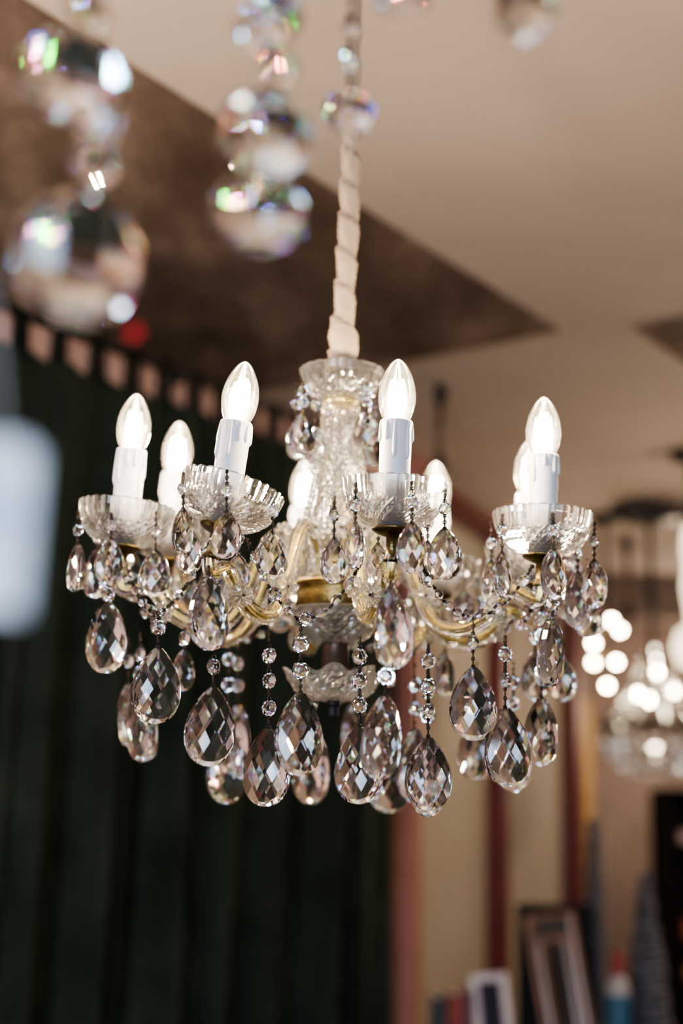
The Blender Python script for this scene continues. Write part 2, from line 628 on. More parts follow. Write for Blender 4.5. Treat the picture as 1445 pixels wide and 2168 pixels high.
def wall_box(name, a, b, z0, z1, th, m, side=1):
    a = V((a[0], a[1], 0)); b = V((b[0], b[1], 0))
    d = (b - a); L = d.length; d.normalize(); n = V((d.y, -d.x, 0)) * side
    mb = MB()
    q = [a, b, b - n * th, a - n * th]
    vs = [V((p.x, p.y, z)) for z in (z0, z1) for p in q]
    mb.add(vs, [(0, 1, 2, 3), (4, 7, 6, 5), (0, 4, 5, 1), (1, 5, 6, 2), (2, 6, 7, 3), (3, 7, 4, 0)])
    me = mb.mesh(name)
    uv = me.uv_layers.new(name='UV')
    for poly in me.polygons:
        for li in poly.loop_indices:
            co = me.vertices[me.loops[li].vertex_index].co
            uv.data[li].uv = ((co - a).dot(d), co.z)
    return me

struct('floor', MB().box((0, 2.6, -0.05), (10.5, 11.4, 0.1)).mesh('floor'), M['floor'])
struct('ceiling', MB().box((0, 2.6, CEIL + 0.05), (10.5, 11.4, 0.1)).mesh('ceiling'), M['ceiling'])
wl0 = wallpt(-6.2, -0.045)
wl1 = wallpt(t_end, -0.045)
struct('wall_left', wall_box('wall_left', wl0, wl1, 0, CEIL, 0.1, None), M['pink_wall'])
struct('wall_right', wall_box('wall_right', (3.4, 8.1), (3.4, -3.0), 0, CEIL, 0.1, None), M['dark_wall'])
struct('wall_far', wall_box('wall_far', (0.2, 7.6), (3.4, 7.6), 0, CEIL, 0.1, None), M['brown_wall'])
# wall behind the camera, with a tall window in it
for nm, x0, x1, z0, z1 in (('wall_rear', -5.0, -1.6, 0, CEIL), ('wall_rear', 0.6, 3.4, 0, CEIL), ('wall_rear', -1.6, 0.6, 0, 0.9), ('wall_rear', -1.6, 0.6, 2.4, CEIL)):
    struct(nm, wall_box(nm, (x1, -3.0), (x0, -3.0), z0, z1, 0.1, None), M['dark_wall'])
wf = MB()
for x in (-1.57, -0.5, 0.57): wf.box((x, -3.02, 1.65), (0.06, 0.08, 1.5))
for z in (0.93, 1.65, 2.37): wf.box((-0.5, -3.02, z), (2.2, 0.08, 0.06))
struct('window_1', wf.mesh('window_1'), M['sleeve'])

# dark wooden fields set into the ceiling
def rect_on_ceiling(name, c, e1, e2, l1, l2):
    e1 = V((e1.x, e1.y, 0)).normalized(); e2 = V((e2.x, e2.y, 0)); e2 = (e2 - e1 * e1.dot(e2)).normalized()
    q = [c, c + e1 * l1, c + e1 * l1 + e2 * l2, c + e2 * l2]
    vs = [V((p.x, p.y, z)) for z in (CEIL - 0.006, CEIL - 0.0005) for p in q]
    mb = MB(); mb.add(vs, [(0, 1, 2, 3), (4, 7, 6, 5), (0, 4, 5, 1), (1, 5, 6, 2), (2, 6, 7, 3), (3, 7, 4, 0)])
    struct(name, mb.mesh(name), M['panel'])
cA = at_z(1182, 695, CEIL)
eA1 = at_z(270, 130, CEIL) - cA
eA2 = at_z(870, 747, CEIL) - cA
# length up to the curtain wall
eA2n = V((eA2.x, eA2.y, 0)); eA1n = V((eA1.x, eA1.y, 0)).normalized(); eA2n = (eA2n - eA1n * eA1n.dot(eA2n)).normalized()
wp = wallpt(0, -0.035)
lA = (V((wp.x, wp.y, 0)) - V((cA.x, cA.y, 0))).dot(n_w) / eA2n.dot(n_w)
rect_on_ceiling('trim_1', cA, eA1, eA2, 4.2, max(0.5, lA - 0.02))
cB = at_z(1345, 690, CEIL)
rect_on_ceiling('trim_2', cB, -eA1n, -eA2n, 0.75, 1.2)

# partition beyond the curtain: three posts, pale papered panels, a rail
uP = V((0.384, 0.923, 0)).normalized(); nP = V((uP.y, -uP.x, 0))
P0 = wl1 + n_w * 0.045
P0 = V((P0.x, P0.y, 0))
def s_at_px(px, py=1700):
    r = ray(px, py); ax = r.x / r.y
    return (ax * P0.y - P0.x) / (uP.x - ax * uP.y)
s0, s1, s2 = s_at_px(856), s_at_px(1046), s_at_px(1207)
def ppt(s, off=0, z=0):
    p = P0 + uP * s + nP * off
    return V((p.x, p.y, z))
zr = at(1037, 1139, ppt(s1).y).z
def post(name, s, w, m, z1):
    rot = Matrix.Rotation(math.atan2(uP.y, uP.x), 3, 'Z')
    mb = MB(); mb.bevel_box(ppt(s, 0.0, z1 / 2), (w, 0.09, z1), 0.006, rot)
    struct(name, mb.mesh(name), m)
post('trim_3', s0, 0.06, M['pink_post'], CEIL)
post('trim_4', s1, 0.075, M['red_post'], zr + 0.03)
post('trim_5', s2, 0.10, M['red_post'], zr + 0.03)
struct('wall_partition', wall_box('wall_partition', ppt(s0, -0.02), ppt(s2, -0.02), 0, zr, 0.05, None), M['wallpaper'])
struct('wall_upper', wall_box('wall_upper', ppt(s0, -0.01), ppt(s2 + 0.05, -0.01), zr + 0.03, CEIL, 0.06, None), pbr('band_plaster', (0.55, 0.38, 0.31), (0.50, 0.34, 0.27), 4, 0.85))
rot = Matrix.Rotation(math.atan2(uP.y, uP.x), 3, 'Z')
mb = MB(); mb.bevel_box(ppt((s0 + s2) / 2, 0.01, zr + 0.0), (s2 - s0, 0.08, 0.06), 0.006, rot)
struct('trim_6', mb.mesh('trim_6'), M['red_post'])
# beam across the far room
struct('trim_7', MB().box((2.2, 6.35, CEIL - 0.09), (2.4, 0.12, 0.18)).mesh('trim_7'), M['brown_wall'])

# ------------------------------------------------------------------ curtain on its rod
RODZ = 2.592
rod = thing('curtain_rod', 'thin dark metal curtain rod along the pink wall carrying the green curtain', 'curtain rod', wallpt(0, 0, RODZ))
link('pole', MB().tube([wallpt(-1.6, 0, RODZ), wallpt(t_end - 0.02, 0, RODZ)], 0.012, 10).mesh('pole'), M['black_metal'], rod, Matrix())
def t_of(px):
    y = 666 + (px - 57) * 0.385
    r = ray(px, y); ax = r.x / r.y
    return (ax * LW_A.y - LW_A.x) / (u_w.x - ax * u_w.y)
for t in (-1.58, t_of(383), t_of(698)):
    link('bracket', MB().tube([wallpt(t, 0, RODZ - 0.012), wallpt(t, -0.03, RODZ - 0.016), wallpt(t, -0.043, RODZ - 0.016)], 0.009, 8).mesh('bracket'), M['black_metal'], rod, Matrix())
TOPZ = RODZ - 0.085
def curtain_mesh():
    nu, nv = 520, 46
    t0, t1 = -1.55, t_end - 0.035
    vs, fs = [], []
    rr = random.Random(3)
    ph = [rr.uniform(0, 6.28) for _ in range(6)]
    for j in range(nv + 1):
        v = j / nv
        z = TOPZ - v * (TOPZ - 0.05)
        for i in range(nu + 1):
            t = t0 + (t1 - t0) * i / nu
            k = max(0.0, min(1.0, (t1 - t) / 1.6))
            s = t + 0.055 * v * 2.3 * k + 0.03 * math.sin(1.9 * v * 3 + ph[0] + t * 2) * v          # folds drift towards the bottom
            w1 = 0.5 + 0.5 * math.sin(2 * math.pi * s / 0.185 + ph[1] + 0.9 * math.sin(2.1 * s + ph[2]))
            w2 = 0.5 + 0.5 * math.sin(2 * math.pi * s / 0.110 + ph[3] + 1.2 * math.sin(3.3 * s + 2.5 * v))
            w = 1.75 * w1 ** 5.0 + 0.9 * w2 ** 5.0 - 0.60
            amp = (0.026 + 0.034 * v) * (0.45 + 0.55 * min(1.0, (t1 - t) / 0.3))
            sag = -0.012 * (0.5 - 0.5 * math.cos(2 * math.pi * t / 0.112)) * max(0, 1 - v * 14)
            vs.append(wallpt(t, 0.02 + amp * w * (0.25 + 0.75 * min(1, v * 5)) , z + sag))
    for j in range(nv):
        for i in range(nu):
            a = j * (nu + 1) + i
            fs.append((a, a + 1, a + nu + 2, a + nu + 1))
    return mesh_from('curtain', vs, fs, True)
cur = thing('curtain', 'dark green velvet tab-top curtain hanging in long folds from the rod', 'curtain', wallpt(0.5, 0, 0.05))
link('drape', curtain_mesh(), M['velvet'], cur, Matrix())
tabs_px = [-130, -30, 47, 128, 208, 282, 349, 412, 468, 527, 578, 628, 675, 718]
for px in tabs_px:
    t = t_of(px)
    if t > t_end - 0.05: continue
    mb = MB()
    wv = 0.0115
    prof = [(-0.018, TOPZ - 0.03), (-0.017, RODZ - 0.02), (-0.012, RODZ + 0.012), (0.0, RODZ + 0.017), (0.012, RODZ + 0.012), (0.017, RODZ - 0.02), (0.018, TOPZ - 0.03)]
    vs = []
    for off, z in prof:
        for s in (-1, 1):
            flare = 1 + 0.35 * max(0, (RODZ - z) / 0.12)
            vs.append(wallpt(t + s * wv * flare, off, z))
    mb.add(vs, [(2 * i, 2 * i + 1, 2 * i + 3, 2 * i + 2) for i in range(len(prof) - 1)], True)
    link('tab', mb.mesh('tab'), M['tab'], cur, Matrix())

# ------------------------------------------------------------------ the chandelier
AX_D = 1.40
AXP = at(712, 1240, AX_D)
AX = V((AXP.x, AXP.y, 0))
def hz(y):                                        # height on the chandelier's axis of a picture row
    return at(712 - (y - 1240) * 0.024, y, AX_D).z
ch = thing('chandelier', 'lit eight-arm crystal chandelier with candle bulbs and teardrop drops hanging on a cloth-wrapped cord', 'chandelier', (AX.x, AX.y, hz(1515)))
def axlink(name, me, m, parent=ch):
    return link(name, me, m, parent, T(AX))

# central stack
z_dish = hz(790)
axlink('top_dish', cut_dish('top_dish', [(0.014, hz(852)), (0.027, hz(843)), (0.037, hz(825)), (0.0405, hz(805)), (0.0432, z_dish + 0.001)], 0.0030, 22, 0.6, 0.0024, 0.0010, vcut=3, rows=20), M['cut_glass'])
colp = [(0.0400, hz(1236)), (0.0395, hz(1200)), (0.0375, hz(1150)), (0.0335, hz(1090)), (0.0285, hz(1030)), (0.0235, hz(975)), (0.0200, hz(925)), (0.0185, hz(893)), (0.0200, hz(868)), (0.0170, hz(852))]
column = axlink('column', cut_dish('column', colp, 0.005, 22, 0.9375, 0.0034, rows=64, vcut=15), M['cut_glass'])
axlink('rod', MB().lathe([(0.0055, hz(1236)), (0.0055, hz(850))], 16).mesh('rod'), M['gold'], column)
axlink('collar', MB().lathe([(0.010, hz(862)), (0.0175, hz(860)), (0.0185, hz(852)), (0.015, hz(848)), (0.008, hz(846))], 24).mesh('collar'), M['gold'], column)
zh1, zh2 = hz(1236), hz(1300)
axlink('hub', MB().lathe([(0.006, zh1 + 0.004), (0.036, zh1 + 0.004), (0.0415, zh1 + 0.001), (0.0425, zh1 - 0.003), (0.0395, zh1 - 0.006), (0.0405, zh1 - 0.012), (0.0395, zh2 + 0.005), (0.036, zh2), (0.006, zh2 - 0.001)], 40).mesh('hub'), M['brass'])
axlink('hub_bowl', cut_dish('hub_bowl', [(0.010, hz(1368)), (0.022, hz(1362)), (0.034, hz(1345)), (0.0425, hz(1318)), (0.0455, hz(1292))], 0.004, 22, 16/17, 0.0034, rows=17, vcut=4), M['frosted'])
axlink('shaft', MB().lathe([(0.006, hz(1300)), (0.0135, hz(1350)), (0.0140, hz(1362)), (0.0135, hz(1366)), (0.0138, hz(1420)), (0.006, hz(1424))], 28).mesh('shaft'), M['brown_metal'])
axlink('bottom_dish', cut_dish('bottom_dish', [(0.009, hz(1484)), (0.026, hz(1481)), (0.036, hz(1468)), (0.0425, hz(1445)), (0.0475, hz(1422))], 0.0035, 20, 16/18, 0.0026, rows=18, vcut=4, lobes=8, lobe_amp=0.0035), M['frosted'])
axlink('finial', MB().lathe([(0.004, hz(1420)), (0.004, hz(1478)), (0.0070, hz(1484)), (0.0072, hz(1494)), (0.0048, hz(1497)), (0.0046, hz(1515)), (0.0, hz(1516))], 12, smooth=False).mesh('finial'), M['black_metal'])

# cloth-wrapped cord up to the ceiling
def cord_mesh():
    ctl = [(725, 790, 0.0125), (725, 765, 0.0130), (727, 742, 0.0150), (724, 712, 0.0145), (725, 690, 0.0120), (728, 655, 0.0105), (730, 610, 0.0098), (733, 560, 0.0100), (735, 510, 0.0108),
           (739, 460, 0.0102), (738, 420, 0.0098), (741, 370, 0.0098), (743, 300, 0.0096), (742, 220, 0.0094), (743, 120, 0.0096), (744, 40, 0.0098), (745, -60, 0.0098)]
    P = [at(x, y, AX_D) for x, y, r in ctl]
    base = P[-1]
    k = 6
    for i in range(1, k + 1):
        P.append(V((base.x, base.y, base.z + (CEIL - 0.012 - base.z) * i / k)))
    rad = [c[2] for c in ctl] + [0.0098] * k
    pts, rs = [], []
    for i in range(len(P) - 1):
        for q in range(7):
            f = q / 7
            pts.append(P[i].lerp(P[i + 1], f)); rs.append(rad[i] * (1 - f) + rad[i + 1] * f)
    pts.append(P[-1]); rs.append(rad[-1])
    n = 28
    vs, fs = [], []
    for i, (p, r) in enumerate(zip(pts, rs)):
        for k in range(n):
            a = 2 * math.pi * k / n
            s = (a / (2 * math.pi) + (p.z * 26))        # spiral lap of the wrapped strip
            f = s % 1.0
            d = 0.0048 * (f - 0.5) + 0.0006 * math.sin(5 * a + p.z * 160) + 0.0005 * math.sin(p.z * 900 + 3 * a)
            vs.append(p + V((math.cos(a) * (r + d), math.sin(a) * (r + d), 0)))
    m = len(pts)
    for i in range(m - 1):
        for k in range(n):
            k2 = (k + 1) % n
            fs.append((i * n + k, i * n + k2, (i + 1) * n + k2, (i + 1) * n + k))
    fs.append(tuple(range(n))[::-1]); fs.append(tuple((m - 1) * n + k for k in range(n)))
    return MB().add(vs, fs, True).mesh('cord')
cordo = link('cord', cord_mesh(), M['cloth'], ch, Matrix())
cordo['label'] = 'cord wrapped in a spiral strip of cream cloth'
ctop = at(745, -60, AX_D)
link('ceiling_cup', MB().lathe([(0.012, CEIL - 0.05), (0.035, CEIL - 0.04), (0.055, CEIL - 0.012), (0.058, CEIL - 0.001), (0.0, CEIL - 0.001)], 28, (ctop.x, ctop.y)).mesh('ceiling_cup'), M['brass'], ch, Matrix())

# shared meshes
ME_DROP = drop_mesh('drop', 0.0215, 0.068, 0.0105, 4.6)
ME_DROP_S = drop_mesh('drop_small', 0.0150, 0.0440, 0.0072, 4.0)
ME_OCT = octagon_mesh('bead', 0.0072, 0.0042)
ME_SPIN = spindle_mesh('spindle', 0.0048, 0.0095)
for me in (ME_DROP, ME_DROP_S, ME_OCT, ME_SPIN): me.materials.append(M['crystal'])
def rosette_mesh():
    n, rows = 64, [(0.0, 0.0035), (0.25, 0.0036), (0.55, 0.0040), (0.85, 0.0030), (1.0, 0.0012), (0.95, -0.0006), (0.6, -0.0012), (0.0, -0.0012)]
    vs, fs = [], []
    for f, z in rows:
        for i in range(n):
            a = 2 * math.pi * i / n
            lob = abs(math.cos(4.5 * a)) ** 0.6
            r = 0.0115 * f * (0.72 + 0.28 * lob)
            vs.append((r * math.cos(a), r * math.sin(a), z - (0.0026 * (1 - lob) if 0.2 < f and z > 0.001 else 0)))
    for j in range(len(rows) - 1):
        for i in range(n):
            i2 = (i + 1) % n
            fs.append((j * n + i, j * n + i2, (j + 1) * n + i2, (j + 1) * n + i))
    mb = MB().add(vs, fs, False)
    k = len(mb.f)
    mb.tube([(0, 0, -0.008), (0, 0, 0.0055)], 0.0008, 6); mb.ball((0, 0, 0.006), 0.0016, 8, 6)
    me = mb.mesh('rosette'); me.materials.append(M['frosted']); me.materials.append(M['wire'])
    for p in me.polygons:
        c = p.center
        if math.hypot(c.x, c.y) < 0.0017 and (p.area < 1.5e-6): p.material_index = 1
    return me
ME_ROS = rosette_mesh()
ME_PAN = cut_dish('drip_pan', [(0.0125, -0.0372), (0.0235, -0.0352), (0.0330, -0.0298), (0.0402, -0.0215), (0.0442, -0.0125), (0.0460, -0.005), (0.0468, 0.001)], 0.0026, 28, 2/3, 0.0027, 0.0010, rows=24, vcut=4)
ME_PAN.materials.append(M['pan_glass'])
ME_CUP = MB().lathe([(0.0, -0.0374), (0.0172, -0.0374), (0.0186, -0.0388), (0.0176, -0.0402), (0.0140, -0.0425), (0.0085, -0.0445), (0.0054, -0.0455), (0.0050, -0.062), (0.0066, -0.064), (0.0066, -0.0675), (0.0, -0.0675)], 28).mesh('cup')
M['dark_brass'] = pbr('dark_brass', (0.20, 0.145, 0.055), (0.11, 0.08, 0.035), 80, 0.35, 1.0, 0.15)
ME_CUP.materials.append(M['dark_brass'])
SL_T = 0.058
def sleeve_mesh():
    mb = MB()
    mb.lathe([(0.0, -0.0360), (0.0132, -0.0360), (0.0136, 0.0), (0.0142, SL_T - 0.006), (0.0148, SL_T - 0.002), (0.0143, SL_T), (0.0115, SL_T + 0.0003), (0.0105, SL_T - 0.004), (0.0, SL_T - 0.004)], 40)
    rr = random.Random(5)
    for i in range(9):                               # runs of wax down the side
        a = i * 0.698 + rr.uniform(-0.15, 0.15)
        L = rr.choice((0.012, 0.018, 0.027, 0.034))
        c, s = math.cos(a), math.sin(a)
        pts, rad = [], []
        for k in range(8):
            f = k / 7
            z = SL_T - 0.0015 - L * f
            pts.append(V((0.0138 * c, 0.0138 * s, z)))
            rad.append(0.0013 + 0.0010 * math.sin(min(1, f * 1.2) * math.pi * 0.5) if k < 7 else 0.0008)
        mb.tube(pts, rad, 8)
    return mb.mesh('candle_sleeve')
ME_SLEEVE = sleeve_mesh(); ME_SLEEVE.materials.append(M['sleeve'])
bp = [(0.0085, -0.006), (0.0105, 0.0), (0.0128, 0.004), (0.0150, 0.010), (0.0162, 0.0165), (0.0166, 0.022), (0.0162, 0.028), (0.0150, 0.035), (0.0128, 0.042), (0.0098, 0.0485), (0.0066, 0.0535), (0.0036, 0.0565), (0.0014, 0.0578), (0.0, 0.0580)]
bpts = spline([(r, 0, z) for r, z in bp], 4)
ME_BULB = MB().lathe([(max(0, p.x), p.z) for p in bpts], 40).mesh('bulb')
ME_BULB.materials.append(M['bulb'])
def filament_mesh():
    mb = MB()
    for i in range(4):
        a = i * math.pi / 2 + 0.5
        c, s = math.cos(a), math.sin(a)
        mb.tube([(0.0052 * c, 0.0052 * s, 0.006), (0.0064 * c, 0.0064 * s, 0.018), (0.0046 * c, 0.0046 * s, 0.037)], 0.0026, 8)
    return mb.mesh('filament')
ME_FIL = filament_mesh(); ME_FIL.materials.append(M['filament'])
ME_STEM = MB().lathe([(0.0, -0.005), (0.0088, -0.005), (0.0088, 0.001), (0.003, 0.004), (0.0016, 0.008), (0.0012, 0.03), (0.0, 0.031)], 16).mesh('bulb_stem')
ME_STEM.materials.append(M['glass'])

# eight arms: (rim centre px x, y, distance, lean of candle, lean of pan about the view axis)
BOBS = [
    (834, 1028, 1.204, 1, 1, 2),
    (493, 1032, 1.225, 6, 15, -3),
    (1149, 1092, 1.300, 1, 2, 0),
    (270, 1076, 1.350, 2, 4, 0),
    (362, 1112, 1.500, 2, 2, 0),
    (633, 1180, 1.600, 2, 1, 0),
    (925, 1188, 1.575, -1, 0, 0),
    (1122, 1160, 1.450, 0, 0, 0),
]
stems = []
RIM = []
for bi, (bx, by, bd, lc, lp, lx) in enumerate(BOBS):
    c = at(bx, by, bd)
    rel = c - V((AX.x, AX.y, c.z)); rad = rel.length
    ang = math.atan2(rel.y, rel.x)
    Mp = T(c) @ RY(R(lp)) @ RX(R(lx)) @ RZ(ang)
    bot = Mp @ V((0, 0, -0.067))
    Mc = T(Mp @ V((0, 0, -0.034))) @ RY(R(lc)) @ RZ(random.uniform(0, 6)) @ T(V((0, 0, 0.034)))
    stems.append((Mp, bot, rad, ang)); RIM.append(c)
    # arm curve in (radius, height)
    rb = math.hypot(bot.x - AX.x, bot.y - AX.y); zb = bot.z
    ab = math.atan2(bot.y - AX.y, bot.x - AX.x)
    zu = hz(1342)
    ctl = [(0.030, zh1 + 0.000), (0.036, zh1 + 0.026), (0.050, zh1 + 0.047), (0.068, zh1 + 0.040), (0.084, zh1 + 0.006), (0.103, zu + 0.012), (0.130, zu), (0.160, zu + 0.010), (0.183, zu + 0.034), (rb - 0.004, zb - 0.012), (rb, zb + 0.006)]
    pts = spline([V((AX.x + math.cos(ab) * r, AX.y + math.sin(ab) * r, z)) for r, z in ctl], 6)
    arm = link('arm', MB().tube(pts, 0.0074, 24, False, flute=0.11, lobes=8, twist=0.10).mesh('arm'), M['arm_glass'], ch, Matrix())
    link('inner_rod', MB().tube(pts, 0.0026, 10).mesh('inner_rod'), M['gold'], arm, Matrix())
    tang = V((-math.sin(ab), math.cos(ab), 0))
    for idx, dz in ((12, 0.010), (27, -0.004), (43, -0.002)):
        p = pts[idx]
        for s in (-1, 1):
            n = (tang * (s * 0.75) + V((math.cos(ab), math.sin(ab), 0)) * 0.65 + V((0, 0, -0.1))).normalized()
            q = p + n * 0.0100
            mw = T(q) @ n.to_track_quat('Z', 'Y').to_matrix().to_4x4()
            link('rosette', ME_ROS, None, arm, mw)
    pan = link('drip_pan', ME_PAN, None, ch, Mp)
    link('cup', ME_CUP, None, pan, Mp)
    link('candle_sleeve', ME_SLEEVE, None, ch, Mc)
    Mb = Mc @ T(V((0, 0, SL_T)))
    b = link('bulb', ME_BULB, None, ch, Mb)
    link('filament', ME_FIL, None, b, Mb)
    link('bulb_stem', ME_STEM, None, b, Mb)

# hanging strands --------------------------------------------------
def wire_seg(mb, a, b):
    "a twisted wire link from a to b with an eye at either end"
    a, b = V(a), V(b)
    L = (b - a).length
    if L < 0.0006: return
    mb.tube([a, a.lerp(b, 0.5), b], 0.00072, 6)
    e = min(0.0018, L * 0.3)
    d = (b - a).normalized()
    o = d.orthogonal()
    if L > 0.003:
        mb.ring(a + d * e, e * 0.95, 0.00058, o, 8, 4)
        mb.ring(b - d * e, e * 0.9, 0.00058, V((0, 1, 0)) if abs(d.y) < 0.9 else o, 8, 4)
    if L > 0.007:
        mb.ring(a.lerp(b, 0.5), 0.0017, 0.00058, V((0.6, 0.8, 0)), 8, 4)

def strand(d, x, ya, beads, yt, yb, w, parent=ch, flip=1, lean=0.0, kind='oct', xa=None, name='crystal_strand', small=None, dx=0.0):
    """a wire with beads at rows `beads` and a teardrop from row yt to yb, w px wide as seen (its turn about the wire follows)"""
    rr = random.Random(int(x * 7 + yt))
    top = at(xa if xa is not None else x, ya, d)
    H = px_m(yb - yt, d) / 0.965
    small = (H < 0.052) if small is None else small
    me = ME_DROP_S if small else ME_DROP
    base_h = 0.0440 if small else 0.068
    base_w = 0.0150 if small else 0.0215
    s = H / base_h
    half = px_m(w, d) / 2 / s / base_w
    yaw = math.acos(max(0.25, min(1.0, half))) * flip
    mb = MB()
    st = link(name, None, None, parent, T(top))
    bpos = []
    for yy in beads:
        bx = x + dx * (yy - yt) / 100
        bpos.append(at(bx, yy, d))
    dtop = at(x, yt, d)
    seq = [top]
    for k, p in enumerate(bpos):
        sb = 0.0078 if kind == 'oct' else 0.0088
        seq.append(p)
    prev = top
    bs = px_m(35, 1.25) / 2 / 0.0072 * 0.98
    for p in bpos:
        sp = kind == 'spin'
        up = 0.0080 if sp else 0.0072
        if small: up *= 0.80
        wire_seg(mb, prev, p + V((0, 0, up - 0.001)))
        prev = p - V((0, 0, up - 0.001))
    wire_seg(mb, prev, dtop - V((0, 0, 0.003 * s)))
    mb.ring(dtop - V((0, 0, 0.0022 * s)), 0.0024, 0.0004, V((1, 0.3, 0)), 10, 4)
    me_w = mb.mesh('wire'); me_w.materials.append(M['wire'])
    st_w = link('wire', me_w, None, st, Matrix())
    for p in bpos:
        sz = 0.80 if small else 1.0
        link('bead', ME_SPIN if kind == 'spin' else ME_OCT, None, st, T(p) @ RZ(rr.choice((-1, 1)) * rr.uniform(0.15, 0.8)) @ Matrix.Scale(sz, 4))
    link('drop', me, None, st, T(dtop) @ RY(R(lean)) @ RX(R(rr.uniform(-3, 3))) @ RZ(yaw + rr.uniform(-0.06, 0.06)) @ Matrix.Scale(s, 4))
    return st

# small drops round the four front drip pans: (distance, x, hook y, bead ys, top y, bottom y, width)
SM = [
    (1.19, 707, 1050, [1090], 1138, 1234, 56, 1), (1.165, 752, 1022, [1070], 1106, 1204, 30, -1), (1.155, 872, 1018, [1062], 1104, 1214, 64, 1), (1.19, 941, 1034, [1076], 1116, 1228, 72, -1),
    (1.25, 905, 1060, [1106], 1146, 1240, 40, 1), (1.25, 800, 1075, [1112], 1150, 1240, 48, -1),
    (1.21, 388, 1000, [1036], 1076, 1174, 32, 1), (1.18, 480, 994, [1040], 1080, 1184, 70, -1), (1.21, 577, 1040, [1082], 1124, 1226, 68, 1),
    (1.27, 405, 1050, [1082], 1124, 1214, 58, -1), (1.27, 505, 1100, [1140], 1172, 1250, 56, 1),
    (1.35, 165, 1080, [1122], 1150, 1252, 28, -1), (1.31, 236, 1085, [1112], 1138, 1240, 58, 1), (1.38, 208, 1095, [1140], 1160, 1266, 66, -1), (1.31, 330, 1082, [1126], 1162, 1262, 68, 1), (1.39, 330, 1100, [], 1168, 1262, 50, 1),
    (1.26, 1062, 1088, [1124], 1168, 1266, 36, 1), (1.32, 1040, 1104, [1150], 1186, 1280, 32, -1), (1.26, 1170, 1086, [1122], 1160, 1268, 58, 1), (1.30, 1257, 1106, [1146], 1184, 1288, 34, -1),
    (1.34, 1222, 1120, [1172], 1208, 1330, 62, 1), (1.42, 1244, 1180, [1225], 1258, 1348, 62, -1), (1.40, 1195, 1150, [1190], 1220, 1310, 50, 1),
]
for d, x, ya, bd, yt, yb, w, fl in SM:
    strand(d, x, ya, bd, yt, yb, w, flip=fl, small=True)
# back pans: five drops each
for bi in (4, 5, 6, 7):
    Mp, bot, rad, ang = stems[bi]
    for k in range(5):
        a = k * 2 * math.pi / 5 + 0.3 * bi
        p = Mp @ V((0.0475 * math.cos(a), 0.0475 * math.sin(a), -0.004))
        st = link('crystal_strand', None, None, ch, T(p))
        mb = MB()
        b1 = p - V((0, 0, 0.017)); dt = p - V((0, 0, 0.033))
        wire_seg(mb, p, b1 + V((0, 0, 0.005))); wire_seg(mb, b1 - V((0, 0, 0.005)), dt - V((0, 0, 0.002)))
        link('wire', mb.mesh('wire'), M['wire'], st, Matrix())
        link('bead', ME_OCT, None, st, T(b1) @ RZ(a) @ Matrix.Scale(0.8, 4))
        link('drop', ME_DROP_S, None, st, T(dt) @ RZ(random.uniform(0, 3.1)))
# drops round the top dish
for d, x, ya, bd, yt, yb, w, fl in [(1.355, 641, 806, [828, 852], 874, 968, 58, 1), (1.39, 667, 812, [858], 900, 985, 40, -1), (1.355, 776, 806, [826, 850], 866, 952, 56, -1), (1.42, 792, 820, [870], 905, 990, 36, 1), (1.44, 628, 806, [856], 893, 975, 40, 1), (1.345, 700, 806, [], 842, 846, 0, 1)][:5]:
    strand(d, x, ya, bd, yt, yb, w, flip=fl, small=True)

BIG = [
    # distance, x, anchor y, beads, top, bottom, width, flip, lean
    (1.17, 441, 1196, [], 1213, 1374, 66, 1, -3), (1.22, 452, 1330, [1411], 1450, 1614, 106, 1, 2),
    (1.25, 569, 1338, [1388, 1441, 1499], 1537, 1697, 99, -1, 1), (1.20, 636, 1316, [1364, 1420], 1462, 1634, 92, 1, 0),
    (1.22, 761, 1346, [1390, 1441, 1492], 1534, 1692, 98, -1, 0), (1.10, 826, 1226, [], 1243, 1412, 74, -1, -4),
    (1.14, 816, 1398, [1431], 1468, 1640, 72, 1, 4), (1.28, 906, 1362, [1400, 1452, 1505], 1556, 1706, 96, 1, -1),
    (1.27, 1001, 1306, [1360], 1408, 1562, 107, -1, 0), (1.29, 1069, 1345, [1385, 1440], 1494, 1656, 98, 1, -3),
    (1.36, 1146, 1270, [1310, 1345, 1420], 1474, 1616, 52, -1, 2), (1.28, 1169, 1262, [1278], 1300, 1450, 46, 1, 3),
    (1.33, 228, 1236, [1258], 1270, 1422, 88, -1, -2), (1.25, 335, 1294, [1328], 1367, 1526, 99, 1, 0),
    (1.42, 296, 1340, [1385, 1425], 1452, 1606, 58, -1, -6), (1.45, 272, 1350, [1400], 1445, 1580, 34, 1, -8),
    (1.50, 484, 1350, [1396, 1450], 1540, 1692, 72, 1, 0), (1.52, 503, 1350, [1405, 1452], 1490, 1640, 40, -1, 0),
    (1.56, 660, 1370, [1440, 1490], 1540, 1692, 70, -1, 0), (1.50, 824, 1380, [1440, 1500], 1556, 1712, 92, 1, 0),
    (1.56, 1008, 1400, [1450, 1490], 1520, 1645, 72, -1, 0), (1.50, 1183, 1340, [1365], 1385, 1482, 56, -1, -6),
    (1.54, 942, 1345, [], 1376, 1470, 40, 1, 0), (1.47, 1132, 1330, [1350], 1376, 1480, 60, 1, 0),
    (1.50, 878, 1380, [1450, 1500], 1540, 1690, 60, 1, 0), (1.57, 752, 1400, [1430, 1455], 1480, 1600, 48, 1, 0),
    (1.46, 1086, 1400, [1445, 1490], 1530, 1668, 60, -1, 0), (1.36, 905, 1420, [1465, 1515], 1580, 1720, 50, -1, 0),
    (1.36, 390, 1330, [1352], 1372, 1460, 40, 1, 0),
]
